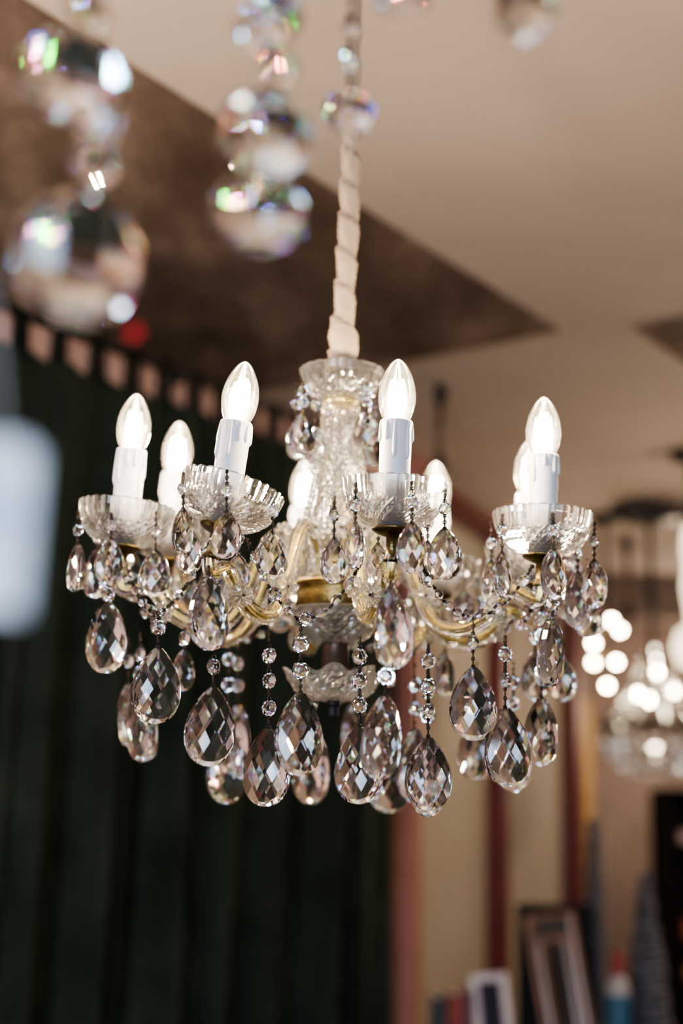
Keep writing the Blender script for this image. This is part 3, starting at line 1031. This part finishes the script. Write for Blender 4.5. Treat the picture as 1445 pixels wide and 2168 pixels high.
for d, x, ya, bd, yt, yb, w, fl, ln in BIG:
    strand(d, x, ya, bd, yt, yb, w, flip=fl, lean=ln, small=False)

# bead garlands between neighbouring arms -------------------------
def garland(p0, pm, p1, nb):
    pts = []
    for (a, b, bow) in ((p0, pm, -0.012), (pm, p1, -0.012)):
        for k in range(14):
            t = k / 14
            q = a.lerp(b, t); q = q + V((0, 0, bow * math.sin(math.pi * t)))
            pts.append(q)
    pts.append(p1)
    g = link('garland', None, None, ch, T(p0))
    mb = MB()
    L = [0]
    for i in range(1, len(pts)): L.append(L[-1] + (pts[i] - pts[i - 1]).length)
    def ev(s):
        for i in range(1, len(pts)):
            if s <= L[i]: return pts[i - 1].lerp(pts[i], (s - L[i - 1]) / max(1e-9, L[i] - L[i - 1]))
        return pts[-1]
    step = L[-1] / (nb + 1)
    last = ev(0)
    for k in range(nb):
        s = step * (k + 1)
        c = ev(s); d = (ev(s + 0.002) - ev(s - 0.002)).normalized()
        h = 0.0075 if k % 2 else 0.0066
        wire_seg(mb, last, c - d * h); last = c + d * h
        mw = T(c) @ d.to_track_quat('Z', 'Y').to_matrix().to_4x4()
        link('bead', ME_SPIN if k % 2 else ME_OCT, None, g, mw @ RZ(random.uniform(0, 3)) @ Matrix.Scale(0.85, 4))
    wire_seg(mb, last, pts[-1])
    link('wire', mb.mesh('wire'), M['wire'], g, Matrix())
def stp(i, off=0.0): return stems[i][0] @ V((0, 0, -0.052))
garland(at(522, 1140, 1.19), at(637, 1312, 1.20), at(762, 1196, 1.17), 8)
garland(at(893, 1198, 1.19), at(1002, 1306, 1.27), at(1128, 1196, 1.28), 9)
garland(at(455, 1120, 1.22), at(337, 1298, 1.25), at(265, 1190, 1.33), 8)
def back_garland(i, j, r, dz):
    a = stp(i); b = stp(j)
    m = (a + b) / 2
    rel = V((m.x - AX.x, m.y - AX.y, 0)).normalized() * r
    garland(a, V((AX.x + rel.x, AX.y + rel.y, min(a.z, b.z) - dz)), b, 8)
back_garland(3, 4, 0.18, 0.05); back_garland(4, 5, 0.17, 0.05); back_garland(5, 6, 0.17, 0.05); back_garland(6, 7, 0.17, 0.05); back_garland(7, 2, 0.18, 0.04)

# ------------------------------------------------------------------ near crystals, hanging close to the lens from a lamp above the picture
ME_N = [gem_ball_mesh('near_ball', 1.0, 6, 1, 0.8, 1), gem_ball_mesh('near_bead', 1.0, 5, 1, 0.7, 0.85, 0.4), gem_ball_mesh('near_pear', 1.0, 6, 1.0, 0.62, 1.02, 0.2)]
for me in ME_N: me.materials.append(M['crystal_near'])
def near_strand(label, group, d, items, topy=-420):
    x0 = items[0][0]
    top = at(x0, topy, d)
    top = V((top.x, top.y, top.z))
    t = thing('hanging_crystal_strand', label, 'crystal strand', top, group)
    mb = MB()
    prev = top
    for (x, y, w, h, k, yaw) in items:
        p = at(x, y, d)
        hh = px_m(h, d) / 2
        wire_seg(mb, prev, p + V((0, 0, hh * 0.97))); prev = p - V((0, 0, hh * 0.97))
    link('wire', mb.mesh('wire'), M['wire'], t, Matrix())
    for (x, y, w, h, k, yaw) in items:
        p = at(x, y, d)
        mw = T(p) @ RZ(yaw) @ RX(0.15 * math.sin(yaw * 5)) @ Matrix.Diagonal((px_m(w, d) / 2, px_m(w, d) / 2, px_m(h, d) / 2, 1))
        o = link('pendant' if h > 150 else 'bead', ME_N[k], None, t, mw)
near_strand('blurred strand of crystals at the left edge ending in the largest round pendant', None, 0.58,
            [(190, -150, 150, 150, 1, 0.2), (185, 30, 120, 110, 1, 1.1), (150, 165, 250, 210, 0, 0.5), (207, 262, 140, 120, 1, 2.0), (197, 350, 125, 80, 1, 0.8), (163, 550, 285, 290, 2, 0.35)])
near_strand('blurred strand of two round crystals hanging just left of the cord, above the candles', None, 0.62,
            [(610, -130, 120, 120, 1, 0.3), (570, 45, 180, 115, 0, 2.2), (590, 142, 120, 85, 1, 1.6), (562, 283, 232, 185, 0, 0.95), (547, 452, 208, 178, 2, 0.2)])
near_strand('single clear crystal bead hanging in front of the cloth-wrapped cord', None, 0.74,
            [(744, -60, 60, 60, 1, 0.1), (742, 60, 50, 50, 1, 0.7), (738, 130, 46, 60, 1, 1.3), (740, 236, 122, 108, 0, 0.4)])
near_strand('small blurred crystal cut off by the top edge just right of the cord', None, 0.6, [(850, -90, 80, 80, 1, 0.5), (852, 2, 120, 84, 1, 0.2)])
near_strand('blurred crystal with a rainbow glint cut off by the top edge, farthest right', None, 0.6, [(1112, -120, 110, 110, 1, 0.1), (1110, 20, 165, 130, 0, 0.9)])
# the lamp frame above the picture that carries them
hoop_c = at(600, -440, 0.53)
nf = thing('lamp_frame', 'dark wire hoop of a lamp above the picture carrying the blurred crystals', 'lamp frame', hoop_c)
zt = hoop_c.z + 0.02
link('hoop', MB().ring((0.02, 0.56, zt), 0.13, 0.004, (0, 0, 1), 40, 8).mesh('hoop'), M['black_metal'], nf, Matrix())
for a in (0.3, 2.4, 4.5):
    link('stay', MB().tube([(0.02 + 0.13 * math.cos(a), 0.56 + 0.13 * math.sin(a), zt), (0.02, 0.56, zt + 0.25), (0.02, 0.56, CEIL - 0.001)], 0.003, 6).mesh('stay'), M['black_metal'], nf, Matrix())

# ------------------------------------------------------------------ price tag
TD = 0.36
M['paper'] = pbr('white_card', (0.90, 0.91, 0.95), (0.86, 0.87, 0.92), 40, 0.6)
M['ink'] = pbr('blue_grey_ink', (0.26, 0.34, 0.58), (0.30, 0.38, 0.62), 50, 0.6)
tc = at(-22, 1110, TD)
tg = thing('price_tag', 'out-of-focus white price tag with faint blue print hanging at the left edge', 'price tag', at(-22, 1295, TD))
tw, th = px_m(176, TD), px_m(378, TD)
rotT = Matrix.Rotation(R(6), 3, 'Z') @ Matrix.Rotation(R(1.5), 3, 'Y')
hw, hh, ct = tw / 2, th / 2, tw * 0.18
outl = [(-hw, -hh), (hw, -hh), (hw, hh - ct), (hw - ct, hh), (-hw + ct, hh), (-hw, hh - ct)]
vs = [rotT @ V((x, y, z)) for y in (-0.0004, 0.0004) for x, z in outl]
n6 = 6
link('card', MB().add([tc + v for v in vs], [tuple(range(6))[::-1], tuple(range(6, 12))] + [(i, (i + 1) % 6, 6 + (i + 1) % 6, 6 + i) for i in range(6)]).mesh('card'), M['paper'], tg, Matrix())
mb = MB()
rr = random.Random(4)
for row, (zz, hgt) in enumerate(((0.31, 0.10), (0.17, 0.09), (0.04, 0.09), (-0.20, 0.05))):
    x = -0.40
    while x < 0.30 + 0.05 * row % 0.1:
        wl = rr.uniform(0.04, 0.10)
        c = tc + rotT @ V(((x + wl / 2) * tw, -0.0006, (zz - 0.12) * th))
        mb.box(c, (wl * tw, 0.0002, hgt * th), rotT)
        x += wl + 0.025
link('print', mb.mesh('print'), M['ink'], tg, Matrix())
s0p = tc + rotT @ V((0, 0, hh - 0.004))
M['string'] = pbr('grey_string', (0.52, 0.50, 0.50), (0.45, 0.43, 0.44), 80, 0.8)
link('string', MB().tube([s0p, at(-18, 800, TD), at(-30, 660, TD + 0.01), at(-110, 300, TD + 0.02), at(-210, -300, TD + 0.05)], 0.0009, 6).mesh('string'), M['string'], tg, Matrix())

# ------------------------------------------------------------------ things in the far room
M['far_bulb'] = emission('far_lit_bulb', (1.0, 0.83, 0.58), 30.0)
M['far_glow'] = emission('far_lit_glass', (1.0, 0.80, 0.56), 1.0)
M['far_crystal'] = crystal('far_crystal', 0.0, 1.5)
ME_FB = MB().ball((0, 0, 0), 1.0, 14, 10).mesh('far_bulb'); ME_FB.materials.append(M['far_bulb'])
ME_FG = gem_ball_mesh('far_gem', 1.0, 4); ME_FG.materials.append(M['far_crystal'])

# cluster lamp with round bulbs
D1 = 5.0
c1 = at(1284, 1372, D1)
lamp = thing('chandelier', 'blurred pendant lamp with a cluster of round warm bulbs beyond the red posts', 'chandelier', c1)
mb = MB(); mb.tube([V((c1.x, c1.y, CEIL - 0.001)), V((c1.x, c1.y, c1.z - 0.1))], 0.008, 8)
mb.lathe([(0.05, CEIL - 0.03), (0.055, CEIL - 0.001), (0, CEIL - 0.001)], 16, (c1.x, c1.y))
link('stem', mb.mesh('stem'), M['black_metal'], lamp, Matrix())
for x, y, dd in ((1294, 1314, -0.05), (1256, 1322, 0.08), (1312, 1334, 0.05), (1256, 1362, -0.08), (1304, 1402, -0.1), (1256, 1403, 0.06), (1285, 1452, 0.0)):
    p = at(x, y, D1 + dd)
    link('branch', MB().tube([V((c1.x, c1.y, p.z + 0.02)), V(((c1.x + p.x) / 2, (c1.y + p.y) / 2, p.z + 0.04)), p], 0.005, 6).mesh('branch'), M['brass'], lamp, Matrix())
    link('bulb', ME_FB, None, lamp, T(p) @ Matrix.Scale(0.011, 4))

# basket chandelier at the right
D2 = 4.8
c2 = at(1384, 1536, D2)
bc = thing('chandelier', 'blurred crystal basket chandelier with dark hoop hanging at the right edge', 'chandelier', c2)
plate = at_z(1356, 1052, CEIL)
topc = V((c2.x, c2.y, CEIL))
mb = MB()
for i in range(22):
    a = 2 * math.pi * i / 22
    mb.tube([topc + V((0.06 * math.cos(a), 0.06 * math.sin(a), -0.05)), topc + V((0.135 * math.cos(a), 0.135 * math.sin(a), -0.035 + 0.012 * (i % 2)))], [0.012, 0.009], 6)
mb.lathe([(0.03, CEIL - 0.075), (0.10, CEIL - 0.06), (0.125, CEIL - 0.045), (0.10, CEIL - 0.03), (0.04, CEIL - 0.001), (0, CEIL - 0.001)], 28, (topc.x, topc.y))
link('ceiling_rose', mb.mesh('ceiling_rose'), M['black_metal'], bc, Matrix())
mb = MB(); mb.tube([topc - V((0, 0, 0.06)), V((c2.x, c2.y, c2.z + 0.1))], 0.010, 8); mb.ball((c2.x, c2.y, at(1370, 1270, D2).z), 0.022)
link('stem', mb.mesh('stem'), M['black_metal'], bc, Matrix())
rh = px_m(108, D2)
mb = MB()
mb.lathe([(rh - 0.006, c2.z - 0.012), (rh + 0.004, c2.z - 0.012), (rh + 0.006, c2.z), (rh + 0.004, c2.z + 0.012), (rh - 0.006, c2.z + 0.012)], 40, (c2.x, c2.y), closed=True)
link('hoop', mb.mesh('hoop'), M['black_metal'], bc, Matrix())
for x, y, dd in ((1386, 1400, 0.02), (1391, 1424, -0.05), (1350, 1470, -0.05), (1374, 1482, -0.09), (1428, 1462, 0.05)):
    q = at(x, y, D2 + dd)
    link('branch', MB().tube([V((c2.x, c2.y, c2.z + 0.12)), q - V((0, 0, 0.05)), q - V((0, 0, 0.02))], 0.005, 6).mesh('branch'), M['black_metal'], bc, Matrix())
    link('bulb', ME_FB, None, bc, T(q) @ Matrix.Diagonal((0.008, 0.008, 0.013, 1)))
q = V((c2.x, c2.y, c2.z - 0.07))
link('bulb', ME_FB, None, bc, T(q) @ Matrix.Scale(0.010, 4))
for tier in range(5):
    f = tier / 5
    rr_ = rh * math.cos(f * 1.45); zz = c2.z - 0.02 - 0.15 * math.sin(f * 1.45)
    cnt = max(5, int(26 * math.cos(f * 1.45)))
    for i in range(cnt):
        a = 2 * math.pi * i / cnt + tier * 0.3
        link('bead', ME_FG, None, bc, T(V((c2.x + rr_ * math.cos(a), c2.y + rr_ * math.sin(a), zz))) @ Matrix.Diagonal((0.012, 0.012, 0.019, 1)))
for i in range(12):
    a = 2 * math.pi * i / 12
    link('chain', MB().tube([V((c2.x + rh * math.cos(a), c2.y + rh * math.sin(a), c2.z + 0.01)), V((c2.x + rh * 0.5 * math.cos(a), c2.y + rh * 0.5 * math.sin(a), c2.z + 0.10)), V((c2.x + 0.02 * math.cos(a), c2.y + 0.02 * math.sin(a), c2.z + 0.26))], 0.004, 5).mesh('chain'), M['far_crystal'], bc, Matrix())

# small red ornament hanging beside the rod
op = at(283, 702, 2.75)
M['red_felt'] = pbr('red_felt', (0.30, 0.03, 0.03), (0.22, 0.02, 0.02), 30, 0.9)
orn = thing('hanging_ornament', 'small blurred dark red ornament hanging just above the curtain rod', 'ornament', op)
mb = MB()
for i in range(5):
    a = 2 * math.pi * i / 5
    mb.ball(op + V((0.016 * math.cos(a), 0.006, 0.016 * math.sin(a))), 0.014, 10, 8, 1, 0.7, 1)
mb.ball(op, 0.013, 10, 8)
link('petals', mb.mesh('petals'), M['red_felt'], orn, Matrix())
link('thread', MB().tube([op + V((0, 0, 0.012)), V((op.x, op.y, CEIL - 0.007))], 0.0012, 6).mesh('thread'), M['black_metal'], orn, Matrix())

# lit glass lamp cut by the right edge
D3 = 4.1
c3 = at(1470, 1372, D3)
gl = thing('pendant_lamp', 'brightly lit glass pendant lamp cut off by the right edge', 'pendant lamp', c3)
mb = MB(); mb.tube([V((c3.x, c3.y, CEIL - 0.001)), V((c3.x, c3.y, c3.z + 0.06))], 0.007, 8)
mb.lathe([(0.05, CEIL - 0.03), (0.055, CEIL - 0.001), (0, CEIL - 0.001)], 16, (c3.x, c3.y))
link('stem', mb.mesh('stem'), M['black_metal'], gl, Matrix())
link('glass_shade', MB().lathe([(0.02, 0.36), (0.028, 0.30), (0.022, 0.24), (0.03, 0.18), (0.02, 0.10), (0.02, 0.07)], 20, (c3.x, c3.y), z0=c3.z).mesh('glass_shade'), M['far_glow'], gl, Matrix())
link('bulb', MB().lathe([(0.01, 0.07), (0.05, 0.05), (0.066, 0.0), (0.05, -0.05), (0.0, -0.066)], 20, (c3.x, c3.y), z0=c3.z).mesh('bulb'), M['far_glow'], gl, Matrix())

# lamp rods hanging from the ceiling
def lamp_rod(label, px, ytop, ybot, d, r):
    a = at(px, ytop, d); b = at(px, ybot, d)
    a = V((a.x, a.y, CEIL))
    t = thing('hanging_lamp_rod', label, 'lamp rod', V((a.x, a.y, b.z)))
    link('stem', MB().tube([a - V((0, 0, 0.001)), V((a.x, a.y, b.z))], r, 8).mesh('stem'), M['brown_metal'], t, Matrix())
    link('hook', MB().lathe([(r, CEIL - 0.06), (r * 1.9, CEIL - 0.05), (r * 2.2, CEIL - 0.02), (r * 1.2, CEIL - 0.001), (0, CEIL - 0.001)], 14, (a.x, a.y)).mesh('hook'), M['black_metal'], t, Matrix())
    link('ball', MB().ball((a.x, a.y, b.z), r * 2.4).mesh('ball'), M['black_metal'], t, Matrix())
pz = at_z(932, 812, CEIL)
lamp_rod('thin dark lamp rod hanging from the ceiling just right of the column', 932, 812, 985, pz.y, 0.008)
pz = at_z(1326, 1168, CEIL)
lamp_rod('thin dark rod hanging in the far room left of the basket chandelier', 1326, 1150, 1300, pz.y - 0.3, 0.012)

# sideboard below the partition, carrying frames and books
M['table'] = pbr('dark_table', (0.10, 0.055, 0.03), (0.06, 0.03, 0.018), 6, 0.4, stretch=(1, 8, 1))
TZ = 0.86
mb = MB(); mb.bevel_box((0.685, 3.66, TZ - 0.02), (0.95, 0.54, 0.04), 0.006)
tb = thing('table', 'dark wooden table just under the picture, carrying the frames, books and twig cones', 'table', (0.66, 3.66, 0))
link('tabletop', mb.mesh('tabletop'), M['table'], tb, Matrix())
for x in (0.25, 1.12):
    for y in (3.43, 3.89):
        link('leg', MB().bevel_box((x, y, (TZ - 0.04) / 2), (0.05, 0.05, TZ - 0.04), 0.005).mesh('leg'), M['table'], tb, Matrix())
# the partition passes behind the table: keep everything in front of it

def leaning_frame(name, label, cat, cx, d, ytop, w, lean, yaw, fw, fm, inner, im, extra=None, zbase=TZ, roll=0.0):
    base = at(cx, 2168, d); base = V((base.x, base.y, zbase))
    topz = at(cx, ytop, d).z
    H = (topz - zbase) / math.cos(R(lean))
    Mx = T(base) @ RZ(R(yaw)) @ RX(R(-lean)) @ RY(R(roll))
    t = thing(name, label, cat, base, rot=None)
    mb = MB()
    th = 0.022
    mb.bevel_box((-w / 2 + fw / 2, 0, H / 2), (fw, th, H), 0.003); mb.bevel_box((w / 2 - fw / 2, 0, H / 2), (fw, th, H), 0.003)
    mb.bevel_box((0, 0, fw / 2), (w - 2 * fw, th, fw), 0.003); mb.bevel_box((0, 0, H - fw / 2), (w - 2 * fw, th, fw), 0.003)
    link('frame', mb.mesh('frame'), fm, t, Mx)
    link(inner, MB().box((0, 0.003, H / 2), (w - 2 * fw, 0.006, H - 2 * fw)).mesh(inner), im, t, Mx)
    if extra: extra(t, Mx, w, H, fw)
    return t
M['mirror'] = pbr('mirror_glass', (0.42, 0.41, 0.40), (0.34, 0.33, 0.33), 3, 0.03, 1.0)
M['black_wood'] = pbr('black_wood', (0.010, 0.008, 0.007), (0.006, 0.005, 0.004), 8, 0.5)
M['bronze'] = pbr('bronze_frame', (0.30, 0.16, 0.09), (0.20, 0.10, 0.06), 20, 0.4, 0.3)
M['white_paint'] = pbr('white_painted_frame', (0.56, 0.46, 0.45), (0.50, 0.41, 0.40), 10, 0.5)
M['dark_photo'] = pbr('dark_photograph', (0.010, 0.008, 0.012), (0.05, 0.04, 0.06), 22, 0.6)
leaning_frame('mirror', 'large black framed mirror leaning behind the bronze framed one', 'mirror', 1177, 3.74, 1916, 0.190, 3, -4, 0.055, M['black_wood'], 'mirror_glass', M['dark_photo'])
def inner_frame(t, Mx, w, H, fw):
    mb = MB(); a, b = w * 0.27, H * 0.36
    for s in (-1, 1):
        mb.box((s * a, -0.002, H / 2), (0.012, 0.01, 2 * b)); mb.box((0, -0.002, H / 2 + s * b), (2 * a + 0.012, 0.01, 0.012))
    link('inner_moulding', mb.mesh('inner_moulding'), M['bronze'], t, Mx)
leaning_frame('mirror', 'bronze framed mirror with an inner gilt line leaning on the table, reflecting lamps', 'mirror', 1224, 3.64, 1936, 0.128, 9, 8, 0.013, M['bronze'], 'mirror_glass', M['mirror'], inner_frame, zbase=TZ + 0.010, roll=-7)
leaning_frame('picture_frame', 'small white picture frame holding a dark photograph, standing at the bottom edge', 'picture frame', 1062, 3.50, 2064, 0.090, 8, -6, 0.020, M['white_paint'], 'photograph', M['dark_photo'], roll=-6)

# books
ME_BK = {}
def book(label, px, d, ytop, w, dep, col):
    base = at(px, 2168, d); base = V((base.x, base.y, TZ))
    h = at(px, ytop, d).z - TZ
    t = thing('book', label, 'book', base, 'books standing at the left end of the table')
    m = pbr('book_cover', col, tuple(c * 0.7 for c in col), 20, 0.6)
    mb = MB()
    mb.box((-w / 2 + 0.0015, dep / 2, h / 2), (0.003, dep, h)); mb.box((w / 2 - 0.0015, dep / 2, h / 2), (0.003, dep, h)); mb.bevel_box((0, 0.0015, h / 2), (w, 0.004, h), 0.001)
    Mx = T(base)
    link('cover', mb.mesh('cover'), m, t, Mx)
    link('pages', MB().box((0, dep / 2, h / 2), (w - 0.006, dep - 0.006, h - 0.008)).mesh('pages'), M['paper'], t, Mx)
book('dark blue book at the left end of the row of books', 928, 3.5, 2112, 0.026, 0.10, (0.016, 0.016, 0.026))
book('bright red book between two darker books', 964, 3.5, 2106, 0.034, 0.10, (0.26, 0.03, 0.022))
book('dull dark red book beside the white picture frame', 990, 3.5, 2100, 0.022, 0.10, (0.11, 0.025, 0.03))
# brass bowl at the bottom edge
# twig cones
M['twig'] = pbr('silver_grey_twigs', (0.20, 0.195, 0.22), (0.06, 0.058, 0.065), 40, 0.6, 0.1, 0.6)
def cone(label, px, d, ytop, rb):
    base = at(px, 2168, d); base = V((base.x, base.y, TZ))
    h = at(px, ytop, d).z - TZ
    t = thing('twig_cone', label, 'ornament', base, 'silver twig cones on the table')
    mb = MB(); rr = random.Random(int(px))
    pts, rad = [], []
    turns = int(h / 0.02)
    n = turns * 14
    for i in range(n + 1):
        f = i / n
        a = 2 * math.pi * turns * f
        r = rb * (1 - f) ** 0.85 + 0.006 + rr.uniform(-0.004, 0.004)
        pts.append(V((r * math.cos(a), r * math.sin(a), 0.008 + f * (h - 0.01)))); rad.append(0.008 + rr.uniform(-0.002, 0.003))
    mb.tube(pts, rad, 6)
    link('coil', mb.mesh('coil'), M['twig'], t, T(base))
    mb = MB(); mb.lathe([(rb * 0.9, 0.0), (rb * 0.45, h * 0.45), (0.004, h * 0.97), (0, h * 0.98)], 14)
    link('core', mb.mesh('core'), M['black_wood'], t, T(base))
cone('tall thin silver twig cone behind the leaning mirrors', 1262, 3.87, 1735, 0.030)
cone('wide silver twig cone at the right end of the table', 1372, 3.72, 1850, 0.066)
# bottle
M['red_cap'] = pbr('red_cap', (0.26, 0.01, 0.014), (0.20, 0.008, 0.01), 10, 0.4)
M['white_label'] = pbr('white_bottle', (0.34, 0.31, 0.30), (0.30, 0.27, 0.27), 10, 0.5)
M['blue_label'] = pbr('blue_label', (0.01, 0.085, 0.15), (0.008, 0.065, 0.12), 10, 0.5)
bb = at(1309, 2168, 3.56); bb = V((bb.x, bb.y, TZ))
bt = thing('bottle', 'white bottle with red cap and blue label between the twig cones', 'bottle', bb)
zc, zs, zl = at(1309, 2012, 3.56).z - TZ, at(1309, 2062, 3.56).z - TZ, at(1309, 2104, 3.56).z - TZ
link('body', MB().lathe([(0.027, 0), (0.029, 0.004), (0.029, zl), (0.024, (zl + zs) / 2), (0.015, zs), (0, zs)], 24).mesh('body'), M['white_label'], bt, T(bb))
link('label_band', MB().lathe([(0.0293, 0.01), (0.0300, 0.012), (0.0300, zl - 0.004), (0.0293, zl - 0.002)], 24).mesh('label_band'), M['blue_label'], bt, T(bb))
link('cap', MB().lathe([(0.0155, zs - 0.008), (0.0155, zs + 0.01), (0.011, zc - 0.01), (0.008, zc), (0, zc)], 20).mesh('cap'), M['red_cap'], bt, T(bb))

# shelf unit cut by the right edge
SX, SY = at(1412, 1900, 5.6).x, 5.6
sh = thing('shelf_unit', 'dark shelf unit cut off by the right edge beyond the twig cones', 'shelf', (SX + 0.4, SY + 0.15, 0))
ztop = at(1420, 1668, SY).z
mb = MB(); mb.bevel_box((SX + 0.02, SY + 0.15, ztop / 2), (0.03, 0.30, ztop), 0.003); link('side_panel', mb.mesh('side_panel'), M['black_wood'], sh, Matrix())
mb = MB(); mb.bevel_box((SX + 0.80, SY + 0.15, ztop / 2), (0.03, 0.30, ztop), 0.003); link('side_panel', mb.mesh('side_panel'), M['black_wood'], sh, Matrix())
link('back_panel', MB().box((SX + 0.41, SY + 0.29, ztop / 2), (0.75, 0.012, ztop)).mesh('back_panel'), M['black_wood'], sh, Matrix())
shz = [at(1430, y, SY).z for y in (1668, 1785, 1990, 2075, 2158)] + [0.4, 0.06]
for z in shz:
    link('shelf_board', MB().bevel_box((SX + 0.41, SY + 0.145, z - 0.0125), (0.75, 0.28, 0.025), 0.002).mesh('shelf_board'), M['black_wood'], sh, Matrix())
def shelf_box(name, label, px, z, w, h, col, cat):
    p = V((SX + 0.05 + 0.045, SY, 0))
    m = pbr('paper_cover', col, tuple(c * 0.75 for c in col), 15, 0.6)
    o = link(name, MB().bevel_box((p.x + 0.01, SY + 0.10, z + h / 2 + 0.001), (w, 0.16, h), 0.004).mesh(name), m)
    tag(o, label, cat)
shelf_box('box', 'pale pink box on the second shelf of the dark unit', 1436, shz[1], 0.09, 0.045, (0.5, 0.36, 0.33), 'box')
shelf_box('box', 'rust red box on a middle shelf of the dark unit', 1436, shz[2], 0.08, 0.07, (0.30, 0.07, 0.03), 'box')
shelf_box('box', 'mustard yellow box on a lower shelf of the dark unit', 1434, shz[3], 0.07, 0.05, (0.36, 0.2, 0.03), 'box')

# gold-coloured strip standing in for the lamp-lit door frame beside the last post
gx = at(1236, 1700, 6.6)
gp = thing('mirror', 'narrow gold strip standing in for the lamp-lit door frame beside the last red post', 'mirror', V((gx.x, 7.59, 1.2)))
M['gilt'] = pbr('lamp_lit_gold', (0.72, 0.46, 0.18), (0.55, 0.33, 0.11), 14, 0.4, 0.4)  # warm lamplight put into the colour
gz0, gz1 = at(1236, 1925, 7.5).z, at(1236, 1480, 7.5).z
g0, g1 = at(1216, 1700, 7.55).x, at(1252, 1700, 7.55).x
mb = MB()
fwid = 0.022
mb.bevel_box((g0 + fwid / 2, 7.575, (gz0 + gz1) / 2), (fwid, 0.03, gz1 - gz0), 0.004); mb.bevel_box((g1 - fwid / 2, 7.575, (gz0 + gz1) / 2), (fwid, 0.03, gz1 - gz0), 0.004)
for z in (gz0 + fwid / 2, gz1 - fwid / 2): mb.bevel_box(((g0 + g1) / 2, 7.575, z), (g1 - g0 - 2 * fwid, 0.03, fwid), 0.004)
link('frame', mb.mesh('frame'), M['gilt'], gp, Matrix())
link('mirror_glass', MB().box(((g0 + g1) / 2, 7.588, (gz0 + gz1) / 2), (g1 - g0 - 2 * fwid, 0.006, gz1 - gz0 - 2 * fwid)).mesh('mirror_glass'), M['gilt'], gp, Matrix())  # plain infill in the same lamp-lit gold, no mirror

for k in ('velvet', 'tab', 'black_wood', 'dark_photo', 'twig', 'panel', 'wallpaper', 'table'):
    for n in M[k].node_tree.nodes:
        if n.type == 'BSDF_PRINCIPLED': n.inputs['Specular IOR Level'].default_value = 0.08
# ------------------------------------------------------------------ lights
def area(name, loc, target, size, sy, power, col):
    l = bpy.data.lights.new(name, 'AREA'); l.shape = 'RECTANGLE'; l.size = size; l.size_y = sy; l.energy = power; l.color = col
    o = bpy.data.objects.new(name, l); COL.objects.link(o)
    o.location = loc
    o.rotation_euler = (V(target) - V(loc)).to_track_quat('-Z', 'Y').to_euler()
    return o
area('daylight_window', (-0.5, -2.95, 1.65), (-0.2, 1.4, 1.65), 2.1, 1.4, 54, (0.62, 0.79, 1.0))
# warm fill lights, added without any visible fitting
def point(name, loc, power, col, r=0.08):
    l = bpy.data.lights.new(name, 'POINT'); l.energy = power; l.color = col; l.shadow_soft_size = r
    o = bpy.data.objects.new(name, l); COL.objects.link(o); o.location = loc
point('warm_fill', (-0.9, 1.2, 2.0), 11, (1.0, 0.82, 0.66), 0.06)  # added to brighten the curtain wall and its folds
point('warm_fill', (2.0, 3.6, 2.2), 14, (1.0, 0.78, 0.55), 0.12)  # this and the next: added ambient fill for the room
point('warm_fill', (1.9, 6.6, 2.1), 12, (1.0, 0.80, 0.62), 0.12)
w = bpy.data.worlds.new('world'); sc.world = w; w.use_nodes = True
w.node_tree.nodes['Background'].inputs[0].default_value = (0.5, 0.6, 0.8, 1)
w.node_tree.nodes['Background'].inputs[1].default_value = 0.15

# ------------------------------------------------------------------ render look
cy = sc.cycles
cy.caustics_reflective = False
cy.caustics_refractive = False
cy.max_bounces = 16
cy.transmission_bounces = 14
cy.glossy_bounces = 6
cy.transparent_max_bounces = 16
cy.diffuse_bounces = 4
cy.sample_clamp_indirect = 20
cy.use_denoising = True
try:
    sc.view_settings.view_transform = 'AgX'
    sc.view_settings.look = 'AgX - Medium High Contrast'
except Exception:
    pass
sc.view_settings.exposure = 1.68
